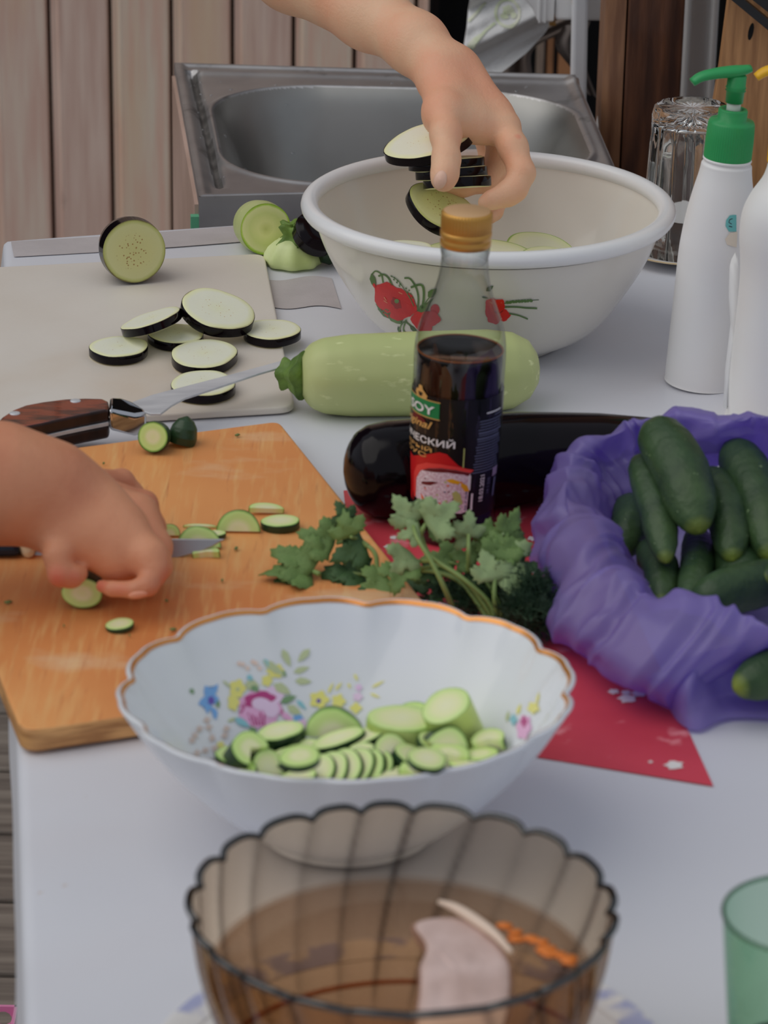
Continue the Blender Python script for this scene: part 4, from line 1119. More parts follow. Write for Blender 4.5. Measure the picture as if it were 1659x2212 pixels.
def poly_b(pts, mi, off):
    """polygon in (degrees, picture row) cut finely and wrapped on the bottle"""
    bm = bmesh.new(); vv = [bm.verts.new((t_ * .00047, zpx(y), 0)) for t_, y in pts]; f = bm.faces.new(vv); bmesh.ops.triangulate(bm, faces=[f])
    for _ in range(4):
        es = [e for e in bm.edges if e.calc_length() > .003]
        if not es: break
        bmesh.ops.subdivide_edges(bm, edges=es, cuts=1); bmesh.ops.triangulate(bm, faces=[f for f in bm.faces if len(f.verts) > 3])
    bm.verts.index_update()
    g.add([on_bottle(v.co.x / .00047, v.co.y, off) for v in bm.verts], [tuple(v.index for v in f.verts) for f in bm.faces], mi); bm.free()
lab(-140, -24, 838, 874, 1, .0005); lab(-140, -23, 836.5, 838.5, 3, .0006); lab(-140, -23, 873, 875, 3, .0006)
poly_b([(-64, 822), (-50, 820), (-42, 830), (-44, 837), (-62, 837), (-66, 830)], 3, .0006)          # small gold crest
poly_b([(-58, 812), (-52, 812), (-50, 822), (-60, 822)], 3, .0006)
poly_b([(-59, 826), (-50, 826), (-52, 834), (-57, 834)], 0, .0008)
poly_b(ell(-60, 885, 16, 9, 0, 16), 11, .0005)
poly_b([(-92, 970), (-70, 972), (-22, 942), (-12, 944), (4, 968), (24, 980), (-10, 1000), (-60, 1040), (-70, 1070), (-92, 1060)], 4, .0005)
bowlp = [(24, 978), (20, 976), (0, 969), (-20, 967), (-40, 971), (-58, 985), (-66, 1005), (-68, 1040), (-66, 1058)]
poly_b(bowlp + [(-62, 1056), (-60, 1015), (-50, 992), (-36, 981), (-18, 975), (0, 976), (20, 984)], 5, .0007)
poly_b([(20, 984), (0, 977), (-18, 976), (-36, 982), (-50, 993), (-60, 1015), (-62, 1057), (-30, 1070), (10, 1072), (18, 1068)], 6, .0006)
poly_b([(20, 984), (0, 977), (-18, 976), (-36, 982), (-46, 990), (-30, 987), (-10, 983), (10, 986), (17, 990)], 11, .0008)
for s_ in (((-12, 1000), (-4, 996), (8, 1002), (4, 1008), (-6, 1005)), ((8, 1004), (16, 1010), (20, 1024), (14, 1024), (8, 1012))): poly_b(s_, 7, .0008)
poly_b([(2, 1022), (8, 1030), (12, 1050), (6, 1056), (0, 1044), (-3, 1028)], 9, .0008)
poly_b([(-48, 1016), (-30, 1008), (-22, 1008), (-34, 1018), (-48, 1021)], 11, .0008)
for s_ in (((-50, 1042), (-42, 1052), (-34, 1062), (-46, 1064)), ((-20, 1062), (-10, 1068), (4, 1066), (-4, 1073), (-18, 1072))): poly_b(s_, 8, .0008)
rb = random.Random(2)
for k in range(34):
    t_, y = rb.uniform(-52, 12), rb.uniform(1000, 1066); poly_b(ell(t_, y, rb.uniform(1, 2.4), rb.uniform(.8, 2), rb.random() * 90, 6), rb.choice((11, 9, 8, 2, 2, 10)), .0007)
lab(17, 21, 990, 1022, 2, .0006); lab(23, 26, 1030, 1066, 2, .0006); lab(15, 17, 1024, 1066, 10, .0006)
for k in range(19):
    y = 874 + k * 6.1
    if y < 985:
        t1 = 72 - (k * 7 % 9) ; lab(28 - k * .35 + (k % 3), t1, y, y + 2.3 + (1.4 if k in (4, 6) else 0), 10, .0006)
lab(38, 66, 858, 861, 2, .0006); lab(52, 70, 866, 868, 10, .0006)
lab(58, 72, 985, 1004, 12, .0006); lab(63, 70, 1008, 1050, 10, .0006)
lab(9, 10.5, 930, 984, 9, .0004)
# neck collar reflections are left to the glass
def btext(txt, t0, y_base, h_px, mi, width_deg, off=.0010, vert=False, shear=0):
    c = bpy.data.curves.new('t', 'FONT'); c.body = txt; c.size = 1; c.shear = shear; c.offset = .018; to = bpy.data.objects.new('t', c); C.objects.link(to)
    dg = bpy.context.evaluated_depsgraph_get(); me = to.evaluated_get(dg).to_mesh()
    bm = bmesh.new(); bm.from_mesh(me); bmesh.ops.triangulate(bm, faces=bm.faces)
    mx_ = max(v.co.x for v in bm.verts); mn = min(v.co.x for v in bm.verts); my = max(v.co.y for v in bm.verts)
    for _ in range(2):
        es = [e for e in bm.edges if e.calc_length() > .35]
        if es: bmesh.ops.subdivide_edges(bm, edges=es, cuts=1); bmesh.ops.triangulate(bm, faces=[f for f in bm.faces if len(f.verts) > 3])
    bm.verts.index_update(); hh = h_px / 33.9 * .01
    vs = []
    for v in bm.verts:
        u, w = (v.co.x - mn) / (mx_ - mn), v.co.y / my
        if vert: vs.append(on_bottle(t0 - w * width_deg, zpx(y_base) + u * hh, off))
        else: vs.append(on_bottle(t0 + u * width_deg, zpx(y_base) + w * hh, off))
    g.add(vs, [tuple(v.index for v in f.verts) for f in bm.faces], mi); bm.free(); bpy.data.objects.remove(to)
btext('SEN SOY', -128, 866, 18, 2, 98)
btext('Original', -104, 897, 16, 3, 72, shear=.35)
btext('КЛАССИЧЕСКИЙ', -150, 930, 19, 2, 148)
btext('СОЕВЫЙ', -112, 946, 11, 3, 80)
btext('СОУС', -104, 960, 10, 3, 64)
btext('18.03.2021', 41, 1050, 58, 2, 6.5, vert=True)
btext('14 1 210', 52, 1036, 34, 10, 5, vert=True)
lo = g.obj('paper_label', MM, bo, True, weld=False); lo['label'] = 'black label with green banner and a picture of a rice bowl'

# ================================================================== PUMP BOTTLES, TUMBLER, SAUCER
def text_on(parent, txt, m_): pass
m_wpl = mat('bottle_white', S(206, 204, 204), .35, S(200, 197, 196), 9, spec=.5); overlay(m_wpl, S(196, 168, 140), 60, .74, .80)
m_ppl = mat('bottle_pinkish', S(214, 202, 198), .38, S(208, 194, 190), 9, spec=.5); overlay(m_ppl, S(206, 160, 110), 50, .74, .80)
m_gpl = mat('pump_green', S(40, 134, 76), .38); m_opl = mat('pump_orange', S(232, 152, 26), .35); m_tube = mat('pump_tube', S(176, 184, 176), .3)
def pump_bottle(name, label, base, prof, cap_r, z_cap, z_capt, mb, mc, lean, nozzle_dir, sc=1.0, group=None, up=1.0):
    t = thing(name, label, 'bottle', (base.x, base.y, T + .001), group, (0, radians(lean), 0))
    pr = arcpts(prof, 60); v_, f_ = lathe(pr, 64); f_.append(tuple(range(64))[::-1]); meshobj('bottle_body', v_, f_, mb, t)
    # collar
    def rw(a, i, r_, z): return (.00025 * cos(60 * a) if 1 < i < 4 else 0, 0, 0)
    v_, f_ = lathe([(cap_r * .96, z_cap), (cap_r, z_cap + .0004), (cap_r, z_cap + .0012), (cap_r, z_cap + (z_capt - z_cap) * .5), (cap_r * .985, z_capt - .002), (cap_r * .93, z_capt), (cap_r * .62, z_capt + .0008), (cap_r * .62, z_capt + .007), (cap_r * .58, z_capt + .008), (cap_r * .44, z_capt + .008), (cap_r * .42, z_capt + .003), (.0004, z_capt + .002)], 240, rw); meshobj('collar', v_, f_, mc, t)
    zt = z_capt + .002; u = up
    g = Geo(); g.tube([(0, 0, zt), (0, 0, zt + .014 * u)], cap_r * .30, 24); g.obj('pump_stem', m_tube, t)
    z1 = zt + .012 * u
    def tw(a, i, r_, z): return (0, 0, 0)
    v_, f_ = lathe([(.0003, z1), (cap_r * .37, z1), (cap_r * .385, z1 + .009 * u), (cap_r * .44, z1 + .0095 * u), (cap_r * .39, z1 + .0105 * u), (cap_r * .44, z1 + .0120 * u), (cap_r * .40, z1 + .013 * u), (cap_r * .40, z1 + .021 * u), (cap_r * .3, z1 + .022 * u), (.0003, z1 + .022 * u)], 40); meshobj('pump_neck', v_, f_, mc, t)
    z2 = z1 + .0205 * u; dx, dy = nozzle_dir
    n = 16; vs, fs = [], []
    pts = interp([Vector((-.0085 * dx, -.0085 * dy, z2 + .0055)), Vector((0, 0, z2 + .0035)), Vector((.012 * dx, .012 * dy, z2 + .0022)), Vector((.024 * dx, .024 * dy, z2 - .0005)), Vector((.030 * dx, .030 * dy, z2 - .0045))], n)
    rr = [(.0042 + .0025 * min(1, i / 4)) if i < 5 else .0067 - .0022 * (i - 5) / 10 for i in range(n)]
    vs, fs = tube_geo(pts, [r_ * .95 for r_ in rr], 20, True, .62); meshobj('nozzle', vs, fs, mc, t)
    return t
wb0 = P(1513, 826); wd_ = depth(wb0)
k_ = wd_ / F
b1 = pump_bottle('pump_bottle', 'white pump bottle with green collar and spout', wb0,
    [(.0005, 0), (.0225, 0), (.0245, .002), (.0248, .02), (.0250, .06), (.0252, .09), (.0245, .104), (.0228, .120), (.0205, .134), (.0182, .145), (.0172, .151), (.0168, .154), (.0150, .1555), (.0146, .158), (.0150, .160)], .0158, .158, .184, m_wpl, m_gpl, 3.4, (-1, -.25), up=.86)
v_, f_ = torus(.0152, .0012, .1575, 64, 8); meshobj('neck_bead', v_, f_, m_wpl, b1)
ob0 = P(1668, 905); 
b2 = pump_bottle('pump_bottle', 'pinkish white pump bottle with orange collar, partly cut off at the right edge', ob0,
    [(.0005, 0), (.0290, 0), (.0310, .002), (.0300, .05), (.0292, .085), (.0296, .105), (.0318, .125), (.0312, .140), (.0270, .152), (.0205, .163), (.0180, .170), (.0172, .176)], .0178, .1745, .196, m_ppl, m_opl, 1.2, (-1, -.1), up=1.15)
# teal emblem and peeled strip on the green-topped bottle
bb1 = bvh_of([c for c in b1.children if c.name.startswith('bottle_body')][0]); bpy.context.view_layer.update()
m_teal = mat('label_teal', S(92, 160, 160), .4); m_tdark = mat('label_dark', S(40, 50, 60), .4); m_lw = mat('peel_white', S(215, 215, 215), .4)
m_lbeige = mat('peel_beige', S(196, 186, 172), .5)
decal('label_edge', bb1, [([(1583, 464), (1576, 465), (1568, 476), (1567, 488), (1574, 500), (1590, 500), (1590, 464)], 0), (linep([(1582, 472), (1576, 474), (1574, 480), (1580, 484)], 1), 1), (linep([(1574, 488), (1581, 490)], 1), 1), ([(1576, 503), (1566, 516), (1570, 528), (1590, 534), (1592, 500)], 2)], [m_teal, m_tdark, m_lbeige], b1, .0005, 5, inv=b1.matrix_world.inverted())
# curled white label strip leaving the pinkish bottle
bpy.context.view_layer.update()
dS = depth(ob0) - .030
pp = [(1588, 545), (1580, 560), (1576, 575), (1574, 640), (1578, 700), (1566, 800), (1562, 880)]; pq = [(1592, 560), (1594, 590), (1592, 640), (1592, 690), (1588, 760), (1578, 830), (1568, 884)]
vs = []; ob_l = Vector((ob0.x, ob0.y, T + .001)); g = Geo()
M2 = b2.matrix_world.inverted()
for s_ in (0, .0006):
    for a, b in zip(pp, pq): vs.append(M2 @ D(a[0], a[1], dS + .018 + s_)); vs.append(M2 @ D(b[0] + 3, b[1], dS + .022 + s_))
n = len(pp); K = 2 * n; fs = []
for i in range(n - 1): fs += [(2 * i, 2 * i + 1, 2 * i + 3, 2 * i + 2), (K + 2 * i, K + 2 * i + 2, K + 2 * i + 3, K + 2 * i + 1), (2 * i, 2 * i + 2, K + 2 * i + 2, K + 2 * i), (2 * i + 1, K + 2 * i + 1, K + 2 * i + 3, 2 * i + 3)]
meshobj('peeling_label', vs, fs, m_lw, b2)

# saucer and upturned tumbler
tcx = P(1478, 545, .004); m_sauc = mat('saucer_glaze', S(190, 186, 182), .25); m_saug = mat('saucer_gilt', S(176, 148, 92), .4)
sa = thing('saucer', 'small white saucer with tarnished gilt edge under the upturned glass', 'saucer', (tcx.x, tcx.y, T + .001))
v_, f_ = lathe(arcpts([(.0005, .0), (.022, .0), (.026, .001), (.040, .005), (.049, .008), (.0495, .0088), (.048, .0092), (.038, .0065), (.026, .0028), (.0005, .0025)], 30), 64); meshobj('saucer_body', v_, f_, m_sauc, sa)
v_, f_ = torus(.0491, .0007, .0086, 64, 8); meshobj('gilt_edge', v_, f_, m_saug, sa)
m_tglass = mat('cut_glass', (.93, .93, .90, 1), .02, trans=1, ior=1.47)
tu = thing('glass_tumbler', 'upturned clear cut-glass tumbler behind the green-topped bottle', 'glass', (tcx.x, tcx.y, T + .0042))
def fw(a, i, r_, z):
    k = abs(sin(6 * a)); return (-.0016 * (1 - k) ** 2 * (1 if .02 < z < .103 else .25), 0, 0)
hT = above(P(1478, 548, 0), 232)
print('tumbler h', hT)
zt_ = min(hT, .125)
ou = [(.0330, 0), (.0335, .001), (.0330, .03), (.0318, zt_ * .55), (.0308, zt_ * .74), (.0300, zt_ * .80), (.0300, zt_ * .93), (.0285, zt_ * .985), (.026, zt_), (.018, zt_ - .001), (.0005, zt_ - .0015)]
inn_ = [(.0005, zt_ - .012), (.018, zt_ - .0125), (.0262, zt_ - .016), (.0278, zt_ * .6), (.0300, .02), (.0318, .001), (.0330, 0)]
v_, f_ = lathe(ou + inn_, 144, fw); meshobj('glass_wall', v_, f_, m_tglass, tu)
# ================================================================== HANDS AND FOREARMS
import openvdb as vdb
m_skin = mat('skin', S(214, 160, 130), .48, S(202, 144, 114), 22, bump=.18, bscale=420, sss=.12, sssr=(1, .35, .2))
overlay(m_skin, S(206, 138, 112), 12, .50, .9)
# rosier skin on finger ends follows the mesh attribute 'rr'
def rosy(M, col):
    n = M.node_tree; b = n.nodes['Principled BSDF']; src = b.inputs['Base Color'].links[0].from_socket
    a = n.nodes.new('ShaderNodeAttribute'); a.attribute_name = 'rr'; mx = n.nodes.new('ShaderNodeMix'); mx.data_type = 'RGBA'
    n.links.new(a.outputs['Fac'], mx.inputs[0]); n.links.new(src, mx.inputs[6]); mx.inputs[7].default_value = col; n.links.new(mx.outputs[2], b.inputs['Base Color'])
rosy(m_skin, S(206, 104, 84))
m_skin2 = mat('skin_shaded', S(190, 132, 100), .5, S(176, 116, 86), 22, bump=.18, bscale=420, sss=.12, sssr=(1, .35, .2)); overlay(m_skin2, S(170, 104, 80), 12, .50, .9); rosy(m_skin2, S(180, 88, 68))  # left arm: its shade is put into a darker skin colour
m_nail = mat('fingernail', S(226, 162, 142), .28)
def hand_mesh(name, groups, parent, red, vox=.0012, grooves=()):
    """groups: [(blend, [((x,y,d,r_px), (x,y,d,r_px)), ...])]; rounded cones joined by a smooth union into ONE skin"""
    prims = []
    for k, caps in groups:
        for a, b in caps:
            pa, pb = D(*a[:3]), D(*b[:3]); prims.append((np.array(pa), np.array(pb), a[3] * a[2] / F, b[3] * b[2] / F, k))
    lo_ = np.min([np.minimum(p[0] - p[2], p[1] - p[3]) for p in prims], 0) - .004; hi = np.max([np.maximum(p[0] + p[2], p[1] + p[3]) for p in prims], 0) + .004
    n = np.ceil((hi - lo_) / vox).astype(int); G_ = np.full(n, .02, np.float32)
    ax = [lo_[i] + np.arange(n[i]) * vox for i in range(3)]
    def cone(a, b, ra, rb_, sl):
        X, Y, Z = np.meshgrid(ax[0][sl[0]], ax[1][sl[1]], ax[2][sl[2]], indexing='ij')
        d = b - a; L2 = max(1e-12, float(d @ d)); t_ = np.clip(((X - a[0]) * d[0] + (Y - a[1]) * d[1] + (Z - a[2]) * d[2]) / L2, 0, 1)
        return np.sqrt((X - a[0] - t_ * d[0]) ** 2 + (Y - a[1] - t_ * d[1]) ** 2 + (Z - a[2] - t_ * d[2]) ** 2) - (ra + (rb_ - ra) * t_)
    def block(a, b, r_, mg):
        l = np.floor((np.minimum(a, b) - r_ - mg - lo_) / vox).astype(int); h = np.ceil((np.maximum(a, b) + r_ + mg - lo_) / vox).astype(int)
        return tuple(slice(max(0, l[i]), min(n[i], h[i] + 1)) for i in range(3))
    for a, b, ra, rb_, k in prims:
        sl = block(a, b, max(ra, rb_), .014); c_ = cone(a, b, ra, rb_, sl); g_ = G_[sl]
        h = np.maximum(k - np.abs(g_ - c_), 0) / k; G_[sl] = np.minimum(g_, c_) - h * h * k * .25
    for a, b, r_, dep in grooves:   # creases pressed into the skin
        pa, pb = np.array(D(*a)), np.array(D(*b)); sl = block(pa, pb, r_, .004); c_ = cone(pa, pb, r_, r_, sl); k = .0022
        h = np.maximum(k - np.abs(-c_ - G_[sl]), 0) / k; G_[sl] = np.maximum(-c_, G_[sl]) + h * h * k * .25
    gr = vdb.FloatGrid(.02); gr.copyFromArray(G_); pts, quads = gr.convertToQuads()
    pts = pts * vox + lo_
    # keep the largest connected surface orientation, smooth once
    rr = np.zeros(len(pts), np.float32)
    for (x, y, d_, r_) in red:
        c_ = np.array(D(x, y, d_)); q = np.linalg.norm(pts - c_, axis=1); R_ = r_ * d_ / F; rr = np.maximum(rr, np.clip(1.25 - q / R_, 0, 1) * .8)
    me = bpy.data.meshes.new(name); base = parent.location
    pl_ = (pts - np.array(base)); me.from_pydata(pl_.tolist(), [], quads[:, ::-1].tolist()); me.materials.append(m_skin)
    me.polygons.foreach_set('use_smooth', [True] * len(me.polygons)); a_ = me.attributes.new('rr', 'FLOAT', 'POINT'); a_.data.foreach_set('value', rr)
    me.update(); o = bpy.data.objects.new(name, me); C.objects.link(o); o.parent = parent
    bm = bmesh.new(); bm.from_mesh(me); bmesh.ops.recalc_face_normals(bm, faces=bm.faces); bm.to_mesh(me); bm.free()
    s_ = o.modifiers.new('soften', 'SMOOTH'); s_.factor = .5; s_.iterations = 5
    return o
def chain(pts): return [(a, b) for a, b in zip(pts, pts[1:])]
def nail(parent, bv, cx, cy, rx, ry, rot, name='fingernail'):
    """a nail plate: a small domed oval laid on the finger end"""
    vs, fs, rows = [], [], []
    mwi = Matrix.Translation(-parent.location)
    for q, lift in ((0, .0013), (.4, .0012), (.75, .0008), (.94, .0004), (1, -.0004)):
        row = []
        for k in range(20):
            a = 2 * pi * k / 20; x, y = rx * q * cos(a), ry * q * sin(a) * (1.0 if sin(a) < 0 else .92); r_ = radians(rot)
            X, Y = cx + x * cos(r_) - y * sin(r_), cy + x * sin(r_) + y * cos(r_)
            h = bv.ray_cast(CAM, ray(X, Y).normalized())
            p = h[0] if h[0] is not None else (CAM + ray(X, Y) * (depth(h0_) if False else 2))
            nn = h[1] if h[0] is not None else -FWD
            if nn.dot(FWD) > 0: nn = -nn
            vs.append(mwi @ (p + nn * lift)); row.append(len(vs) - 1)
        rows.append(row)
    for a, b in zip(rows, rows[1:]):
        for k in range(20): fs.append((a[k], b[k], b[(k + 1) % 20], a[(k + 1) % 20]))
    o = meshobj(name, vs, fs, m_nail, parent); return o

# ---- right hand over the enamel bowl
h1 = thing('person', 'bare forearm and hand of a person dropping aubergine slices into the enamel bowl', 'person', D(900, 130, 2.27) - Vector((0, 0, .02)))
B1 = 2.205
palm = [((300, -330, 2.47, 112), (640, -70, 2.36, 92)), ((640, -70, 2.36, 92), (800, 30, 2.31, 73)), ((800, 30, 2.31, 73), (900, 95, 2.27, 62)), ((900, 95, 2.27, 62), (955, 150, 2.25, 55)),
        ((955, 150, 2.25, 52), (1000, 215, 2.24, 46)), ((1000, 150, 2.25, 36), (1090, 272, 2.225, 33)), ((985, 150, 2.265, 34), (1075, 262, 2.25, 32)), ((975, 165, 2.28, 32), (1058, 262, 2.275, 30)), ((960, 175, 2.29, 30), (1036, 262, 2.295, 27)),
        ((950, 180, 2.235, 44), (962, 250, 2.205, 37)), ((962, 245, 2.21, 33), (1050, 278, 2.22, 32)), ((980, 215, 2.225, 40), (1060, 255, 2.235, 36)), ((960, 250, 2.205, 34), (1015, 268, 2.215, 33))]
thumb = chain([(958, 235, 2.205, 37), (963, 290, 2.185, 32), (964, 345, 2.170, 28.5), (961, 375, 2.163, 27.5), (958, 389, 2.160, 25.5)])
index = chain([(1090, 280, 2.222, 34), (1108, 318, 2.210, 31), (1127, 374, 2.200, 28), (1112, 408, 2.196, 26), (1094, 420, 2.194, 25), (1062, 432, 2.192, 19), (1046, 438, 2.192, 14)])
middle = chain([(1078, 268, 2.25, 31), (1078, 345, 2.252, 28), (1050, 392, 2.250, 24), (1000, 404, 2.246, 21), (972, 400, 2.243, 18)])
ring_ = chain([(1060, 268, 2.275, 29), (1088, 360, 2.270, 25), (1082, 425, 2.258, 21), (1068, 458, 2.246, 17), (1060, 470, 2.240, 14)])
pinky = chain([(1036, 266, 2.297, 25), (1058, 340, 2.305, 21), (1040, 385, 2.300, 18), (1005, 395, 2.292, 15)])
gr1 = [((940, 352, 2.144), (985, 350, 2.146), .0006, 0), ((944, 345, 2.144), (980, 343, 2.146), .0005, 0), ((945, 360, 2.143), (978, 359, 2.145), .0005, 0),
       ((900, 152, 2.225), (960, 95, 2.218), .0005, 0)]
hm = hand_mesh('arm_and_hand', [(.014, palm), (.006, thumb), (.005, index), (.004, middle), (.004, ring_), (.004, pinky)], h1,
               [(958, 392, 2.14, 26), (1060, 435, 2.17, 40), (1100, 425, 2.17, 34), (1000, 408, 2.22, 34), (1122, 290, 2.20, 10), (1065, 465, 2.22, 30), (965, 350, 2.14, 16), (1140, 385, 2.18, 22), (1040, 300, 2.19, 30)], grooves=gr1)
nail(h1, bvh_of(hm), 951, 389, 14.5, 22, 16)

# aubergine slices in the grip
HG = 'aubergine slices held in the hand over the bowl'
def hslice(px, py, d_, w, label, a, b, c=0, sy=1, th_=.0075, m_=None, seed=0):
    ctr = D(px, py, d_); r_ = w / 2 * d_ / F
    o = make_slice('aubergine_slice', [m_ or au, m_auskin], ctr, r_, th_, sy, a, b, c, seed=seed, seg=48); return tag(o, label, 'aubergine slice', HG)
hslice(928, 309, 2.222, 192, 'topmost aubergine slice held under the thumb, sticking out to the left', 15, 7, sy=1.0, seed=21)
hslice(963, 354, 2.224, 166, 'upper dark slice edge-on in the held stack, touching the thumb', 4, -13, sy=.8, seed=22, th_=.0084)
hslice(976, 374, 2.222, 158, 'middle dark slice edge-on in the held stack, touching the thumb', 5, -15, sy=.8, seed=23, th_=.0080)
hslice(988, 394, 2.222, 152, 'lowest dark slice edge-on in the held stack', 4, -17, sy=.8, seed=24, th_=.0080)
hslice(954, 455, 2.232, 158, 'aubergine slice slipping from under the fingers into the bowl, face toward the viewer', -24, 22, sy=.92, seed=25, th_=.0085, m_=auG)
# slices already in the bowl
def bslice(name, px, py, d_, w, th_, label, a, b, mats, cat, seed, sy=1.0, grp='slices lying in the enamel bowl'):
    o = make_slice(name, mats, D(px, py, d_), w / 2 * d_ / F, th_, sy, a, b, 0, seed=seed, seg=48); return tag(o, label, cat, grp)
zm = [zu_in, m_zskin]
bslice('courgette_slice', 1068, 560, 2.19, 190, .005, 'largest courgette slice in the enamel bowl, right of the gold cap', -7, 9, zm, 'courgette slice', 31, .9)
bslice('courgette_slice', 1165, 543, 2.235, 150, .005, 'courgette slice at the far right in the enamel bowl', -8, 12, zm, 'courgette slice', 32)
bslice('courgette_slice', 1190, 562, 2.195, 130, .005, 'courgette slice lying under the far right one in the enamel bowl', -5, 3, zm, 'courgette slice', 33)
bslice('courgette_slice', 968, 560, 2.21, 140, .005, 'courgette slice in the enamel bowl showing left of the gold cap', 6, 10, zm, 'courgette slice', 34)
bslice('aubergine_slice', 872, 545, 2.20, 130, .007, 'aubergine slice in the enamel bowl, only its dark rim showing', 2, -2, [au, m_auskin], 'aubergine slice', 35)

# ---- left hand on the wooden board
h2 = thing('person', 'bare forearm and hand of a person steadying cucumber on the wooden board', 'person', P(290, 1290, hwd))
palm2 = [((-420, 1000, 1.72, 138), (0, 1045, 1.745, 121)), ((0, 1045, 1.745, 120), (110, 1066, 1.755, 99)), ((110, 1066, 1.755, 98), (180, 1105, 1.762, 84)),
         ((180, 1100, 1.762, 66), (262, 1145, 1.757, 56)), ((150, 1120, 1.75, 58), (245, 1180, 1.745, 54)), ((120, 1120, 1.75, 46), (140, 1168, 1.74, 38)), ((225, 1150, 1.75, 58), (262, 1205, 1.747, 44))]
backs2 = [((175, 1085, 1.785, 56), (298, 1108, 1.795, 44)), ((170, 1062, 1.80, 50), (312, 1088, 1.815, 27)), ((150, 1050, 1.81, 46), (262, 1042, 1.84, 26))]
index2 = chain([(268, 1148, 1.748, 50), (322, 1206, 1.738, 40), (332, 1232, 1.734, 32)])
tips2 = chain([(332, 1240, 1.733, 29), (318, 1264, 1.728, 25), (290, 1274, 1.728, 20), (242, 1272, 1.732, 17), (220, 1266, 1.735, 14)])
middle2 = chain([(300, 1112, 1.788, 42), (340, 1180, 1.770, 31), (344, 1225, 1.762, 26), (325, 1262, 1.76, 21)])
ring2 = chain([(312, 1090, 1.815, 28), (330, 1140, 1.81, 27), (328, 1190, 1.80, 25), (310, 1230, 1.795, 21)])
pinky2 = chain([(262, 1042, 1.842, 29), (285, 1070, 1.845, 26), (296, 1120, 1.84, 22), (292, 1180, 1.825, 18)])
thumb2 = chain([(125, 1160, 1.738, 37), (124, 1200, 1.730, 29), (130, 1240, 1.728, 25), (155, 1245, 1.731, 23), (172, 1240, 1.735, 18)])
gr2 = [((273, 1278, 1.718), (274, 1294, 1.722), .0006, 0), ((345, 1235, 1.72), (350, 1265, 1.725), .0006, 0),
       ((180, 1015, 1.775), (262, 1070, 1.800), .0022, 0), ((262, 1070, 1.800), (310, 1098, 1.800), .0016, 0), ((205, 1255, 1.700), (330, 1258, 1.712), .0010, 0)]
hm2 = hand_mesh('arm_and_hand', [(.016, palm2), (.0055, backs2), (.006, index2), (.0016, tips2), (.004, middle2), (.004, ring2), (.004, pinky2), (.004, thumb2)], h2,
                [(120, 1252, 1.72, 34), (165, 1250, 1.72, 30), (245, 1276, 1.72, 34), (345, 1245, 1.735, 30), (332, 1080, 1.80, 24), (214, 1264, 1.73, 20)], grooves=gr2)
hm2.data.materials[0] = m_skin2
m_nail2 = mat('fingernail_shaded', S(196, 134, 108), .35)  # nail darkened along with the shaded skin colour
nn_ = nail(h2, bvh_of(hm2), 298, 1285, 22, 8, -6)

nn_.data.materials[0] = m_nail2
# ================================================================== PURPLE BAG WITH CUCUMBERS
m_bag = bpy.data.materials.new('purple_plastic'); m_bag.use_nodes = True; n_ = m_bag.node_tree; n_.nodes.clear()
o_ = n_.nodes.new('ShaderNodeOutputMaterial'); pb_ = n_.nodes.new('ShaderNodeBsdfPrincipled'); tl = n_.nodes.new('ShaderNodeBsdfTranslucent'); ts = n_.nodes.new('ShaderNodeBsdfTransparent')
pb_.inputs['Base Color'].default_value = S(142, 130, 182); pb_.inputs['Roughness'].default_value = .33; pb_.inputs['Specular IOR Level'].default_value = .7
tl.inputs[0].default_value = S(124, 106, 186); ts.inputs[0].default_value = (.55, .45, .80, 1)
m1 = n_.nodes.new('ShaderNodeMixShader'); m1.inputs[0].default_value = .45; m2 = n_.nodes.new('ShaderNodeMixShader'); m2.inputs[0].default_value = .22
n_.links.new(pb_.outputs[0], m1.inputs[1]); n_.links.new(tl.outputs[0], m1.inputs[2]); n_.links.new(m1.outputs[0], m2.inputs[1]); n_.links.new(ts.outputs[0], m2.inputs[2]); n_.links.new(m2.outputs[0], o_.inputs[0])
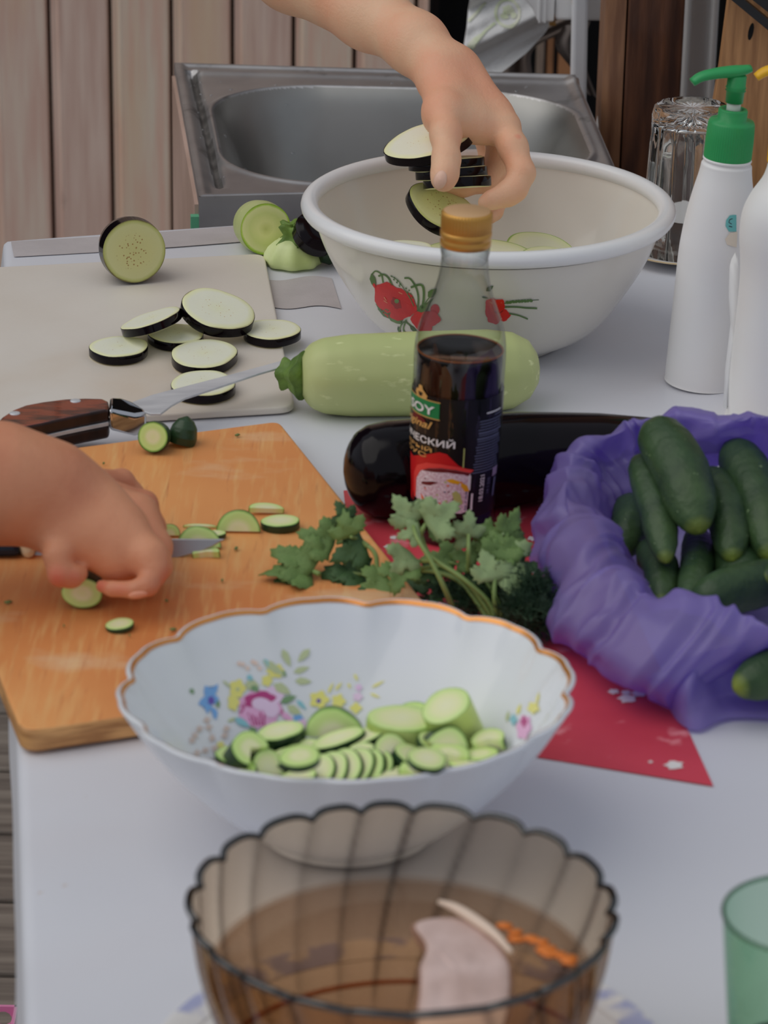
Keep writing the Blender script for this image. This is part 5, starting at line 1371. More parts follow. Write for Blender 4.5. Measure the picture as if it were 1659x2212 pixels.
# columns: ground, bulge, rim, inner lip, inner floor   (picture x, picture y, height)
cols = [
 [(1540, 1010, .001), (1545, 930, .06), (1540, 894, .088), (1545, 930, .082), (1560, 1000, .055)],
 [(1400, 1010, .001), (1388, 950, .045), (1402, 899, .082), (1430, 940, .070), (1470, 1020, .045)],
 [(1310, 1050, .001), (1298, 985, .038), (1332, 932, .070), (1352, 975, .058), (1400, 1060, .035)],
 [(1228, 1100, .001), (1200, 1035, .036), (1235, 984, .062), (1290, 1010, .052), (1345, 1100, .028)],
 [(1185, 1180, .001), (1168, 1110, .034), (1215, 1060, .060), (1275, 1070, .050), (1325, 1150, .020)],
 [(1185, 1270, .001), (1176, 1200, .030), (1232, 1130, .056), (1300, 1130, .046), (1330, 1190, .018)],
 [(1208, 1330, .001), (1190, 1270, .028), (1262, 1200, .054), (1320, 1195, .044), (1370, 1235, .020)],
 [(1225, 1385, .001), (1212, 1330, .030), (1310, 1250, .054), (1368, 1262, .046), (1400, 1290, .022)],
 [(1290, 1440, .001), (1280, 1390, .032), (1380, 1276, .056), (1420, 1292, .048), (1440, 1320, .024)],
 [(1380, 1484, .001), (1370, 1440, .030), (1478, 1290, .058), (1500, 1310, .050), (1500, 1340, .026)],
 [(1455, 1535, .001), (1450, 1480, .022), (1590, 1332, .058), (1600, 1352, .050), (1590, 1370, .028)],
 [(1560, 1500, .001), (1600, 1440, .022), (1690, 1362, .056), (1690, 1380, .050), (1670, 1380, .030)],
 [(1740, 1460, .001), (1790, 1390, .040), (1800, 1310, .062), (1780, 1310, .055), (1740, 1300, .030)],
 [(1850, 1290, .001), (1870, 1200, .050), (1830, 1130, .078), (1800, 1150, .068), (1760, 1160, .040)],
 [(1800, 1110, .001), (1830, 1020, .060), (1790, 930, .090), (1770, 970, .080), (1740, 1010, .050)],
 [(1680, 1010, .001), (1700, 930, .066), (1660, 893, .092), (1650, 930, .082), (1640, 990, .055)],
]
nc = len(cols); K1, K2 = 14, 9
ctrl = [[P(*c) for c in col] for col in cols]
def cyc(v, t):   # periodic Catmull-Rom over the columns
    i = int(math.floor(t)); u = t - i; p0, p1, p2, p3 = [v[(i + k) % nc] for k in (-1, 0, 1, 2)]
    return 0.5 * ((2 * p1) + (p2 - p0) * u + (2 * p0 - 5 * p1 + 4 * p2 - p3) * u * u + (3 * p1 - p0 - 3 * p2 + p3) * u ** 3)
NA, NR = 360, 70
gridp = []
for i in range(NA):
    t = i / NA * nc
    row = interp([cyc([ctrl[c][k] for c in range(nc)], t) for k in range(5)], NR); gridp.append(row)
bc = P(1500, 1230); bagloc = Vector((bc.x, bc.y, T))
vs, fs = [], []
def facet(x, y, s_):
    """planar crumples: distance pattern of a cell noise"""
    d = noise.voronoi(Vector((x, y, s_)), distance_metric='DISTANCE')[0]; return d[1] - d[0]
for i in range(NA):
    for j in range(NR):
        p = gridp[i][j]; pn = gridp[(i + 1) % NA][j] - gridp[i - 1][j]; pr2 = gridp[i][min(NR - 1, j + 1)] - gridp[i][max(0, j - 1)]
        nn = pn.cross(pr2); nn = nn.normalized() if nn.length > 1e-9 else Vector((0, 0, 1))
        a = i / NA * nc; r_ = j / NR
        q = Vector((p.x * 17 + .8 * noise.noise(p * 14), p.y * 17 + .8 * noise.noise(p * 15 + Vector((4, 4, 4))), p.z * 17))
        amp = .0085 * min(1, j / 8) * (1 - .55 * math.exp(-((r_ - .5) / .10) ** 2))
        f1 = facet(q.x, q.y, q.z * 1.0); f2 = facet(q.x * 2.3 + 5, q.y * 2.3, q.z * 2.3)
        w_ = a + .8 * noise.noise(Vector((a * .7, r_ * 2.5, 8))); rg1 = 1 - abs(noise.noise(Vector((w_ * 2.1, r_ * 1.3, 2)))) * 4; rg2 = 1 - abs(noise.noise(Vector((w_ * 5.3 + r_ * 3, r_ * 2.2, 6)))) * 4
        dsp = -(f1 * 1.2 + f2 * .22 - .5) * amp + (.0022 * rg1 + .0110 * noise.noise(Vector((a * .8, r_ * 1.6, 3))) - .001) * min(1, j / 8) * (1 if j < NR * .8 else .5)
        p2_ = p + nn * dsp; p2_.z = max(p2_.z, T + .0022); vs.append(p2_ - bagloc)
for i in range(NA):
    for j in range(NR - 1): fs.append((i * NR + j, ((i + 1) % NA) * NR + j, ((i + 1) % NA) * NR + j + 1, i * NR + j + 1))
bag = thing('plastic_bag', 'open crumpled purple plastic bag full of cucumbers', 'bag', bagloc)
meshobj('bag_film', vs, fs, m_bag, bag)
# loose flap of film lying toward the front right
fl_top = [(1395, 1470, .012), (1480, 1430, .030), (1560, 1405, .040), (1650, 1380, .045), (1760, 1360, .045)]
fl_mid = [(1400, 1490, .006), (1480, 1500, .020), (1530, 1470, .020), (1600, 1500, .008), (1760, 1440, .010)]
fl_bot = [(1440, 1520, .003), (1468, 1562, .003), (1510, 1576, .003), (1585, 1550, .003), (1760, 1560, .003)]
T1, T2, T3 = [interp([P(*c) for c in q], 70) for q in (fl_top, fl_mid, fl_bot)]
vs, fs = [], []
for i in range(70):
    row = interp([T1[i], T2[i], T3[i]], 26)
    for j in range(26):
        p = row[j]; f1 = facet(p.x * 30, p.y * 30, 9); f2 = facet(p.x * 60, p.y * 60, 4)
        z = p.z + (f1 * .006 + f2 * .002) * (sin(pi * j / 25)) + (.002 if j < 25 else 0); vs.append(Vector((p.x, p.y, max(z, T + .0022))) - bagloc)
for i in range(69):
    for j in range(25): fs.append((i * 26 + j, (i + 1) * 26 + j, (i + 1) * 26 + j + 1, i * 26 + j + 1))
meshobj('bag_flap', vs, fs, m_bag, bag)

m_cuc = mat('cucumber_dark', S(50, 72, 42), .42, S(28, 48, 28), 30, (1, 1, 1), .35, 260, spec=.45)
overlay(m_cuc, S(84, 106, 62), 12, .58, .85, (1, 1, .5)); overlay(m_cuc, S(120, 140, 100), 330, .70, .78)
# yellowish blossom end by the attribute rr
def tipmat(M, col, p0=.86):
    n = M.node_tree; b = n.nodes['Principled BSDF']; src = b.inputs['Base Color'].links[0].from_socket
    a = n.nodes.new('ShaderNodeAttribute'); a.attribute_name = 'rr'; r = n.nodes.new('ShaderNodeMapRange'); r.inputs[1].default_value = p0; r.inputs[2].default_value = 1.0
    mx = n.nodes.new('ShaderNodeMix'); mx.data_type = 'RGBA'; n.links.new(a.outputs['Fac'], r.inputs[0]); n.links.new(r.outputs[0], mx.inputs[0]); n.links.new(src, mx.inputs[6]); mx.inputs[7].default_value = col; n.links.new(mx.outputs[2], b.inputs['Base Color'])
tipmat(m_cuc, S(112, 126, 50), .93)
def cucumber(a, b, r_px, label, seed, group='cucumbers in the purple bag', bend=.003):
    pa, pb = P(*a), P(*b); r_ = r_px * depth(pa.lerp(pb, .5)) / F; o0 = pa.lerp(pb, .5); mid = o0 + Vector((bend, 0, bend))
    o = fruit('cucumber', [m_cuc], [pa - o0, mid - o0, pb - o0], [(0, .0005), (.02, r_ * .36), (.05, r_ * .58), (.12, r_ * .82), (.25, r_ * .96), (.5, r_), (.72, r_ * .93), (.84, r_ * .78), (.92, r_ * .58), (.97, r_ * .36), (.99, r_ * .2), (1, .0005)], 36, bumps=.0006, seed=seed, rib=(6, .012), ns=56)
    o.location = o0; return tag(o, label, 'cucumber', group)
cucumber((1408, 915, .088), (1512, 1150, .052), 62, 'topmost large cucumber in the bag, over all the others', 1)
cucumber((1378, 985, .070), (1440, 1216, .036), 40, 'slim cucumber left of the topmost one in the bag', 2, bend=.002)
cucumber((1362, 1085, .030), (1340, 1200, .018), 44, 'cucumber low at the left inside the bag, by the film', 3)
cucumber((1530, 1020, .060), (1584, 1212, .036), 46, 'cucumber with yellow-green tip right of the topmost one', 4)
cucumber((1580, 960, .068), (1668, 1210, .036), 56, 'large cucumber at the right edge of the picture inside the bag', 5)
cucumber((1400, 1180, .022), (1430, 1310, .016), 42, 'dark cucumber at the bottom left of the bag opening', 6)
cucumber((1505, 1150, .026), (1484, 1310, .022), 38, 'cucumber with lit tip at the bottom middle of the bag opening', 7)
cucumber((1500, 1300, .026), (1720, 1250, .024), 54, 'dark cucumber lying across at the lower right of the bag opening', 8)
cucumber((1760, 1210, .036), (1645, 1256, .034), 34, 'cucumber showing only its yellow tip at the right edge', 9)
cucumber((1570, 1190, .022), (1600, 1290, .020), 60, 'cucumber deep in the bag under the one with the yellow-green tip', 10)
cucumber((1790, 1420, .024), (1586, 1486, .026), 58, 'cucumber lying outside the bag on its loose flap', 11, group='cucumber outside the bag')

# ================================================================== PARSLEY AND DILL
m_pl = mat('parsley_leaf', S(104, 128, 70), .5, S(78, 104, 54), 60, bump=.25, bscale=150); m_pld = mat('parsley_leaf_dark', S(60, 88, 48), .5, S(44, 70, 38), 60, bump=.25, bscale=150)
m_plp = mat('parsley_leaf_pale', S(132, 150, 106), .55, S(112, 134, 88), 60, bump=.25, bscale=150)
m_pst = mat('parsley_stem', S(116, 136, 78), .45, S(92, 116, 60), 20)
ploc = P(1010, 1300); pars = thing('parsley_bunch', 'bunch of flat-leaf parsley between the wooden board and the bottle', 'parsley', ploc)
def leaf_mesh(mm, seed, L=1.0):
    rg = random.Random(seed)
    # three lobed toothed outline around the leaf base, unit length
    out = []
    lobes = [(-54, .74, .44), (-4 + rg.uniform(-6, 6), 1.0, .46), (50, .76, .44)]
    out.append((0, 0))
    for ang, ln_, w in lobes:
        a = radians(ang); ux, uy = sin(a), cos(a); vx, vy = uy, -ux
        for (s_, q) in ((.32, -.55), (.50, -1.0), (.56, -.70), (.72, -.92), (.76, -.56), (.92, -.52), (.93, -.22), (1.04, 0), (.93, .22), (.92, .52), (.76, .56), (.72, .92), (.56, .70), (.50, 1.0), (.32, .55)):
            s2 = s_ * ln_ * (1 + rg.uniform(-.04, .04)); q2_ = q * w * .62; out.append((ux * s2 + vx * q2_, uy * s2 + vy * q2_))
    cx, cy = 0, .42; n = len(out); vs, fs = [], []
    cup = rg.uniform(-.25, .35); tw_ = rg.uniform(-.5, .5)
    def Z(x, y): return cup * (x * x) * 1.2 - .35 * (y - .4) ** 2 + tw_ * x * y * .7 + .05 * sin(9 * x + seed) * cos(7 * y)
    for q in (1, .66, .33):
        for x, y in out:
            X, Y = cx + (x - cx) * q, cy + (y - cy) * q; vs.append((X * L, Y * L, Z(X, Y) * L))
    vs.append((cx * L, cy * L, Z(cx, cy) * L)); N = n
    for r_ in range(2):
        for i in range(n): k = (i + 1) % n; fs.append((r_ * n + i, r_ * n + k, (r_ + 1) * n + k, (r_ + 1) * n + i))
    for i in range(n): fs.append((2 * n + i, 2 * n + (i + 1) % n, 3 * n))
    return vs, fs
leaf_lib = []
for k in range(8):
    v_, f_ = leaf_mesh(None, k); me = bpy.data.meshes.new('leaf'); me.from_pydata(v_, [], f_); me.polygons.foreach_set('use_smooth', [True] * len(me.polygons)); leaf_lib.append(me)
lib2 = {}
def pleaf(px, py, h, size, rot, mm, k, tilt=(0, 0)):
    """px,py = leaf base; rot = direction it points in the picture (0 up, 90 right)"""
    key = (k % 8, mm.name)
    if key not in lib2:
        me = leaf_lib[k % 8].copy(); me.materials.append(mm); lib2[key] = me
    o = bpy.data.objects.new('leaf', lib2[key]); C.objects.link(o); o.parent = pars
    p = P(px, py, h); s_ = size * 1.32 * depth(p) / F
    # leaf plane leans toward the camera: between table plane and picture plane
    R_ = Matrix.Rotation(radians(38 + tilt[0]), 4, 'X') @ Matrix.Rotation(radians(tilt[1]), 4, 'Y') @ Matrix.Rotation(radians(-rot), 4, 'Z')
    o.matrix_world = Matrix.Translation(p - ploc) @ R_ @ Matrix.Scale(s_, 4)
    sd = o.modifiers.new('thickness', 'SOLIDIFY'); sd.thickness = .02
    return p
def pstem(pts, w0=.0016, w1=.0010):
    q = interp([P(*p) for p in pts], 20); g = Geo(); g.tube([p - ploc for p in q], [w0 + (w1 - w0) * i / 19 for i in range(20)], 8); g.obj('stem', m_pst, pars)
# stems: gathered behind the floral bowl, fanning out
for s_ in ([(1075, 1350, .006), (1055, 1300, .018), (1000, 1250, .030), (930, 1200, .038), (905, 1140, .050), (893, 1110, .056)],
           [(985, 1330, .006), (960, 1270, .028), (930, 1210, .042), (900, 1160, .052), (890, 1120, .056)],
           [(1070, 1345, .006), (1020, 1270, .024), (960, 1225, .030), (880, 1232, .026), (800, 1240, .020), (720, 1235, .018)],
           [(1060, 1345, .006), (1000, 1262, .024), (940, 1235, .028), (880, 1238, .022), (840, 1258, .018)],
           [(870, 1232, .026), (820, 1235, .022), (812, 1200, .030), (795, 1180, .034), (760, 1168, .034), (726, 1174, .032)],
           [(795, 1180, .034), (775, 1165, .036), (758, 1160, .040)],
           [(1085, 1345, .006), (1075, 1300, .018), (1050, 1255, .026), (1010, 1225, .030), (970, 1215, .030)],
           [(1075, 1345, .006), (1068, 1290, .022), (1070, 1240, .032), (1075, 1210, .036)],
           [(1012, 1235, .030), (1012, 1190, .044), (1012, 1155, .050)],
           [(905, 1160, .048), (915, 1140, .054), (925, 1125, .056)],
           [(1090, 1345, .006), (1105, 1300, .016)],
           [(930, 1210, .038), (900, 1215, .030), (880, 1240, .022)],
           [(690, 1240, .020), (650, 1222, .020)]):
    pstem(s_)
LV = [  # base x, y, height, size, direction, shade, tiltx, tilty
 (676, 1232, .021, 80, -52, 0, 6, 0), (676, 1236, .019, 84, -92, 0, -14, 8), (660, 1240, .018, 60, -110, 1, -20, 0),
 (722, 1178, .032, 66, -72, 0, 4, 6), (758, 1160, .040, 54, -22, 0, 28, -12), (752, 1128, .046, 40, -30, 1, 30, 20), (790, 1175, .035, 64, -110, 1, 12, 0),
 (800, 1245, .018, 84, -82, 1, -6, 0), (780, 1255, .016, 70, -120, 1, -10, 0), (760, 1262, .012, 60, -140, 1, -14, 5), (826, 1262, .016, 60, -170, 1, -8, 0),
 (840, 1250, .020, 62, -120, 0, 0, -8), (850, 1262, .014, 58, 160, 1, -8, 0), (730, 1265, .012, 52, -160, 1, -12, 0),
 (895, 1130, .056, 58, -30, 2, 22, 4), (908, 1150, .052, 40, -100, 2, 12, 0), (922, 1135, .056, 66, 62, 2, 14, -4), (925, 1140, .052, 44, 90, 0, 0, 8),
 (885, 1190, .040, 54, -140, 2, 14, 8), (868, 1215, .034, 58, -170, 0, 8, 0), (1010, 1160, .048, 46, 10, 2, 26, 20), (1015, 1165, .046, 40, -60, 2, 10, -12),
 (1050, 1205, .036, 50, 40, 0, 6, 0), (1062, 1190, .040, 58, 70, 0, 10, 6), (1075, 1210, .036, 60, 20, 0, 8, 6), (1080, 1215, .034, 62, 62, 2, 0, -6),
 (1030, 1215, .032, 50, -60, 0, 0, 0), (985, 1215, .030, 58, -80, 0, -6, 0), (1000, 1240, .026, 52, 120, 1, -10, 0), (1040, 1250, .024, 46, 140, 0, -6, 0),
 (1068, 1255, .030, 60, -12, 2, 6, 10), (1078, 1262, .028, 58, 58, 2, 0, 6), (1080, 1240, .030, 46, 100, 0, -4, 0), (1062, 1282, .018, 44, 200, 0, -6, 0),
 (950, 1232, .026, 46, -110, 1, -6, 0), (965, 1262, .018, 50, -150, 1, -10, 0), (1095, 1200, .034, 52, 30, 0, 12, 0), (1100, 1225, .030, 48, 90, 1, 0, 0),
 (1092, 1165, .044, 60, 40, 0, 34, 40), (900, 1250, .016, 52, -150, 1, -12, 0), (1115, 1245, .026, 46, 60, 1, 0, 0), (1045, 1175, .042, 44, 20, 0, 20, 0)]
for k, (x, y, h, s_, r_, sh_, tx, ty) in enumerate(LV): pleaf(x, y, h, s_, r_, (m_pl, m_pld, m_plp)[sh_], k * 3 + 1, (tx, ty))

m_dill = mat('dill', S(40, 64, 42), .6, S(28, 48, 34), 30)
dloc = P(1140, 1320); dl = thing('dill_bunch', 'bunch of dark feathery dill behind the floral bowl', 'dill', dloc)
rb = random.Random(11); g = Geo(); gs = Geo()
def frond(base, tip, n=46, spread=.022):
    a, b = P(*base), P(*tip); mid = a.lerp(b, .5) + Vector((rb.uniform(-.004, .004), 0, .006)); q = interp([a, mid, b], 14)
    gs.tube([p - dloc for p in q], [.0009 - .0005 * i / 13 for i in range(14)], 5)
    for k in range(n):
        t_ = .15 + .85 * rb.random(); p = q[min(13, int(t_ * 13))]; ax_ = (b - a).normalized()
        d = (ax_ * rb.uniform(.4, 1.1) + Vector((rb.gauss(0, 1), rb.gauss(0, 1), rb.gauss(0.1, .8))).normalized()).normalized()
        L = spread * (1.15 - t_) * rb.uniform(.5, 1.0)
        w = .00028
        def ndl(p0, dd, LL):
            e = p0 + dd * LL; s1 = dd.cross(Vector((.3, .2, 1))).normalized() * w; s2 = dd.cross(s1).normalized() * w
            if e.z < T + .002: e.z = T + .002
            g.add([p0 + s1 - dloc, p0 - s1 * .5 + s2 - dloc, p0 - s1 * .5 - s2 - dloc, e - dloc], [(0, 1, 3), (1, 2, 3), (2, 0, 3)])
        ndl(p, d, L)
        for m_ in range(4):
            d2 = (d + Vector((rb.gauss(0, .5), rb.gauss(0, .5), rb.gauss(0, .5)))).normalized(); ndl(p + d * L * rb.uniform(.2, .8), d2, L * .5)
for b_, t_ in (((1120, 1345, .006), (1205, 1235, .030)), ((1130, 1350, .006), (1215, 1300, .022)), ((1120, 1340, .006), (1160, 1235, .034)), ((1125, 1350, .006), (1195, 1345, .014)), ((1110, 1335, .006), (1125, 1235, .032)),
               ((1130, 1352, .006), (1205, 1378, .008)), ((1110, 1340, .006), (1180, 1270, .030)), ((1100, 1345, .006), (1145, 1290, .024)), ((1060, 1320, .006), (920, 1262, .020)), ((1060, 1325, .006), (960, 1285, .014)),
               ((1060, 1320, .006), (905, 1290, .010)), ((1080, 1330, .006), (1010, 1240, .018)), ((1080, 1325, .006), (980, 1255, .016)), ((1090, 1335, .006), (1050, 1290, .014)), ((1125, 1348, .006), (1190, 1320, .024)), ((1110, 1340, .006), (1150, 1340, .02)), ((1100, 1330, .006), (1100, 1270, .02))):
    for rp_ in range(3):
        j = lambda c_: (c_[0] + rb.uniform(-12, 12), c_[1] + rb.uniform(-10, 10), c_[2]); frond(j(b_), j(t_))
gs.obj('dill_stems', m_dill, dl, weld=False)['kind'] = 'stuff'
dn = g.obj('needles', m_dill, dl, False, weld=False); dn['kind'] = 'stuff'
# ================================================================== FLORAL BOWL
m_porc = mat('porcelain', S(196, 198, 206), .16, S(190, 192, 202), 6, coat=.3); m_gilt = mat('gilt', S(196, 134, 70), .25, S(176, 112, 54), 20, metal=.5, coat=.2)
fr0 = P(756, 1508, .074); Rf_ = 496 * depth(fr0) / F; fb = thing('floral_bowl', 'white porcelain bowl with gilt rim and printed flowers, full of sliced cucumber', 'bowl', (fr0.x, fr0.y, T + .0035), rot=(radians(-1.6), radians(-1.2), 0))
def scw(a, i, r_, z):
    w = max(0, (z - .035) / .039); s_ = abs(sin(6 * a + .5)) ** .7; s2 = abs(sin(12 * a + 1.0)) ** .7
    return (w * w * (.0042 * s_ + .0012 * s2 - .0045), w * w * .0016 * s_, 0)
outer = arcpts([(.0005, .0), (Rf_ * .36, .0), (Rf_ * .38, .003), (Rf_ * .52, .013), (Rf_ * .72, .034), (Rf_ * .88, .055), (Rf_ * .985, .0725), (Rf_ * 1.0, .0755)], 40)
inner_f = arcpts([(Rf_ * .985, .0765), (Rf_ * .960, .0735), (Rf_ * .86, .0575), (Rf_ * .70, .0365), (Rf_ * .50, .0160), (Rf_ * .34, .0070), (.0005, .0055)], 40)
v_, f_ = lathe(outer + inner_f, 192, scw); fbo = meshobj('bowl_body', v_, f_, m_porc, fb)
bpy.context.view_layer.update()
bvf = bvh_of(fbo)
band = []
for q in inner_f[2:7]: band.append((q[0] - .0002, q[1] + .0004))
v_, f_ = lathe(band, 192, scw); meshobj('gilt_band', v_, f_, m_gilt, fb)
pf = [mat('fl_' + n_, S(*c_), .2) for n_, c_ in (('pink', (206, 150, 184)), ('magenta', (158, 56, 110)), ('blue', (104, 148, 196)), ('violet', (92, 70, 150)), ('yellow', (206, 194, 110)), ('leafgrey', (164, 172, 134)), ('green', (104, 134, 96)), ('peach', (212, 178, 166)), ('brownish', (184, 166, 156)), ('teal', (120, 170, 180)), ('lilac', (206, 170, 206)), ('palepink', (214, 176, 204)))]
s7 = []
def star(cx, cy, rx, ry, n, mi, amp=.3, rot=0): s7.append((ell(cx, cy, rx, ry, rot, 4 * n, n, amp), mi))
star(452, 1508, 17, 27, 5, 2, .35, 20); star(462, 1540, 6, 14, 3, 2, .2, -20); star(455, 1514, 7, 9, 5, 3, .2); star(470, 1522, 4, 8, 4, 6, .2)
star(512, 1488, 17, 19, 5, 4, .15); star(503, 1518, 12, 18, 5, 4, .15); star(512, 1490, 4, 4, 4, 5, .1); star(504, 1517, 4, 5, 4, 5, .1)
star(595, 1450, 18, 15, 6, 4, .15); star(576, 1471, 11, 12, 5, 4, .15); star(593, 1451, 4, 4, 4, 8, .1)
for l in ((567, 1426, 616, 1462, 9, 5), (609, 1402, 627, 1441, 8, 5), (669, 1402, 642, 1431, 8, 5), (633, 1453, 669, 1441, 7, 5), (636, 1471, 674, 1473, 8, 5), (606, 1450, 618, 1462, 6, 6), (528, 1478, 560, 1482, 12, 5), (540, 1484, 560, 1494, 7, 6), (590, 1478, 628, 1500, 11, 5),
          (604, 1518, 640, 1504, 8, 6), (620, 1524, 652, 1546, 9, 5), (640, 1512, 662, 1534, 5, 9), (480, 1470, 500, 1488, 3, 5), (534, 1458, 545, 1474, 6, 9), (569, 1424, 580, 1440, 5, 9), (505, 1552, 540, 1572, 8, 9), (540, 1570, 552, 1592, 8, 6), (490, 1560, 512, 1550, 4, 5), (410, 1488, 418, 1500, 5, 6)): s7.append((leafp(*l[:5]), l[5]))
s7.append((ell(560, 1532, 46, 42, 0, 30, 7, .06), 0)); s7.append((ell(592, 1502, 22, 18, 20, 20), 11)); s7.append((ell(560, 1512, 34, 17, -8, 20, 5, .1), 1)); s7.append((ell(564, 1522, 22, 14, 10, 16), 11)); s7.append((ell(586, 1534, 16, 18, 20, 16), 11)); s7.append((ell(604, 1530, 5, 24, -25, 14), 1)); s7.append((ell(556, 1548, 30, 20, 10, 20, 6, .12), 11))
for k in range(7): s7.append((linep([(534 + k * 9, 1540 + (k % 3) * 4), (545 + k * 6, 1568)], 2.0), 1))
s7.append((ell(524, 1528, 5, 18, 25, 12), 1)); s7.append((leafp(606, 1540, 634, 1560, 7), 0))
star(689, 1512, 20, 18, 5, 4, .18); star(688, 1515, 5, 5, 5, 3, .2); star(731, 1516, 14, 15, 5, 4, .2); star(729, 1519, 4, 4, 4, 7, .1); star(769, 1530, 12, 11, 4, 4, .2); star(775, 1486, 7, 7, 5, 10, .2); star(773, 1506, 10, 9, 5, 11, .2)
for a in ((708, 1499, 720, 1474), (724, 1492, 739, 1474), (765, 1456, 773, 1472), (802, 1486, 832, 1470), (799, 1498, 822, 1508), (752, 1476, 757, 1488)): s7.append((leafp(*a, 3), 4))
for a in ((524, 1436), (534, 1444), (552, 1434), (560, 1444), (546, 1430), (516, 1434)): star(*a, 5, 5, 4, 7, .3)
rb = random.Random(6)
for a in ((446, 1556), (450, 1572), (420, 1590), (457, 1596), (424, 1628), (443, 1622), (470, 1640), (430, 1575), (414, 1600), (484, 1590), (462, 1618), (488, 1575), (478, 1650)): star(a[0], a[1], 6, 7, 4, 8, .35, rb.random() * 90)
for a in ((446, 1556, 450, 1575), (450, 1572, 457, 1596), (420, 1590, 430, 1575), (424, 1628, 443, 1622), (462, 1618, 470, 1640), (484, 1590, 490, 1572)): s7.append((linep([a[:2], a[2:]], .8), 8))
star(476, 1610, 8, 8, 5, 4, .2); star(644, 1552, 11, 8, 5, 2, .15); star(652, 1566, 12, 12, 5, 10, .15)
star(1133, 1572, 15, 26, 6, 0, .12, 10); star(1134, 1560, 7, 12, 4, 1, .2); star(1154, 1530, 12, 12, 5, 4, .2, 20); star(1111, 1556, 7, 11, 4, 9, .2); s7.append((leafp(1095, 1560, 1100, 1535, 4), 5)); s7.append((leafp(1118, 1545, 1126, 1520, 4), 4)); s7.append((leafp(1160, 1522, 1166, 1495, 3), 4))
pr7 = decal('flower_print', bvf, s7, pf, fb, .0004, 8, inv=fb.matrix_world.inverted()); pr7['kind'] = 'stuff'
for o in bpy.data.objects:
    if o.name.startswith('poppy_print'): o['kind'] = 'stuff'

m_lime = mat('cucumber_lime', S(150, 172, 84), .35, S(176, 192, 110), 30, spec=.6)
FG = 'cucumber pieces in the floral bowl'
def hitd(px, py):
    """depth of the inner surface (facing up) seen through the near wall"""
    d = ray(px, py).normalized(); p = CAM.copy()
    for _ in range(8):
        h = bvf.ray_cast(p, d)
        if h[0] is None: return None
        nn = h[1] if h[1].dot(d) < 0 else -h[1]
        if nn.z > .12: return depth(h[0])
        p = h[0] + d * 1e-4
fbi = fb.matrix_world.inverted()
def rin(z):
    for (a, b), (c, d) in zip(inner_f, inner_f[1:]):
        if d <= z <= b: return c + (a - c) * (z - d) / max(1e-9, b - d)
    return inner_f[-2][0] if z < .01 else inner_f[0][0]
def fpiece(px, py, w, th_, L, label, a=0, b=0, c=0, arc=(0, 2 * pi), sy=1.0, m_=None, skin=None, seed=0):
    dd = hitd(px, py)
    if dd is None: return
    ctr = D(px, py, dd - L); l_ = fbi @ ctr; r_ = w / 2 * depth(ctr) / F
    lim = rin(max(.008, l_.z - .3 * r_)) - r_ * .9 - .001; q = math.hypot(l_.x, l_.y)
    if q > lim > 0: l_.x *= lim / q; l_.y *= lim / q
    l_.z = max(l_.z, .009); ctr = fb.matrix_world @ l_
    o = make_slice('cucumber_piece', [m_ or cu, skin or m_cuskin], ctr, r_, th_, sy, a, b, c, arc, seed, wob=.03, seg=24)
    return tag(o, label, 'cucumber piece', FG)
rb = random.Random(21); gen = 'thin cucumber slice lying in the heap in the floral bowl'
for k in range(26):
    x = 480 + (k % 9) * 66 + rb.uniform(-20, 20); y = 1620 + (k // 9) * 26 + rb.uniform(-8, 8) + abs(x - 760) * .02
    fpiece(x, y, rb.uniform(76, 96), .0035, .004 + .004 * (k % 3), gen, rb.uniform(-25, 25), rb.uniform(-6, 20), rb.uniform(0, 360), seed=50 + k, m_=(cu, cu_pale)[k % 2])
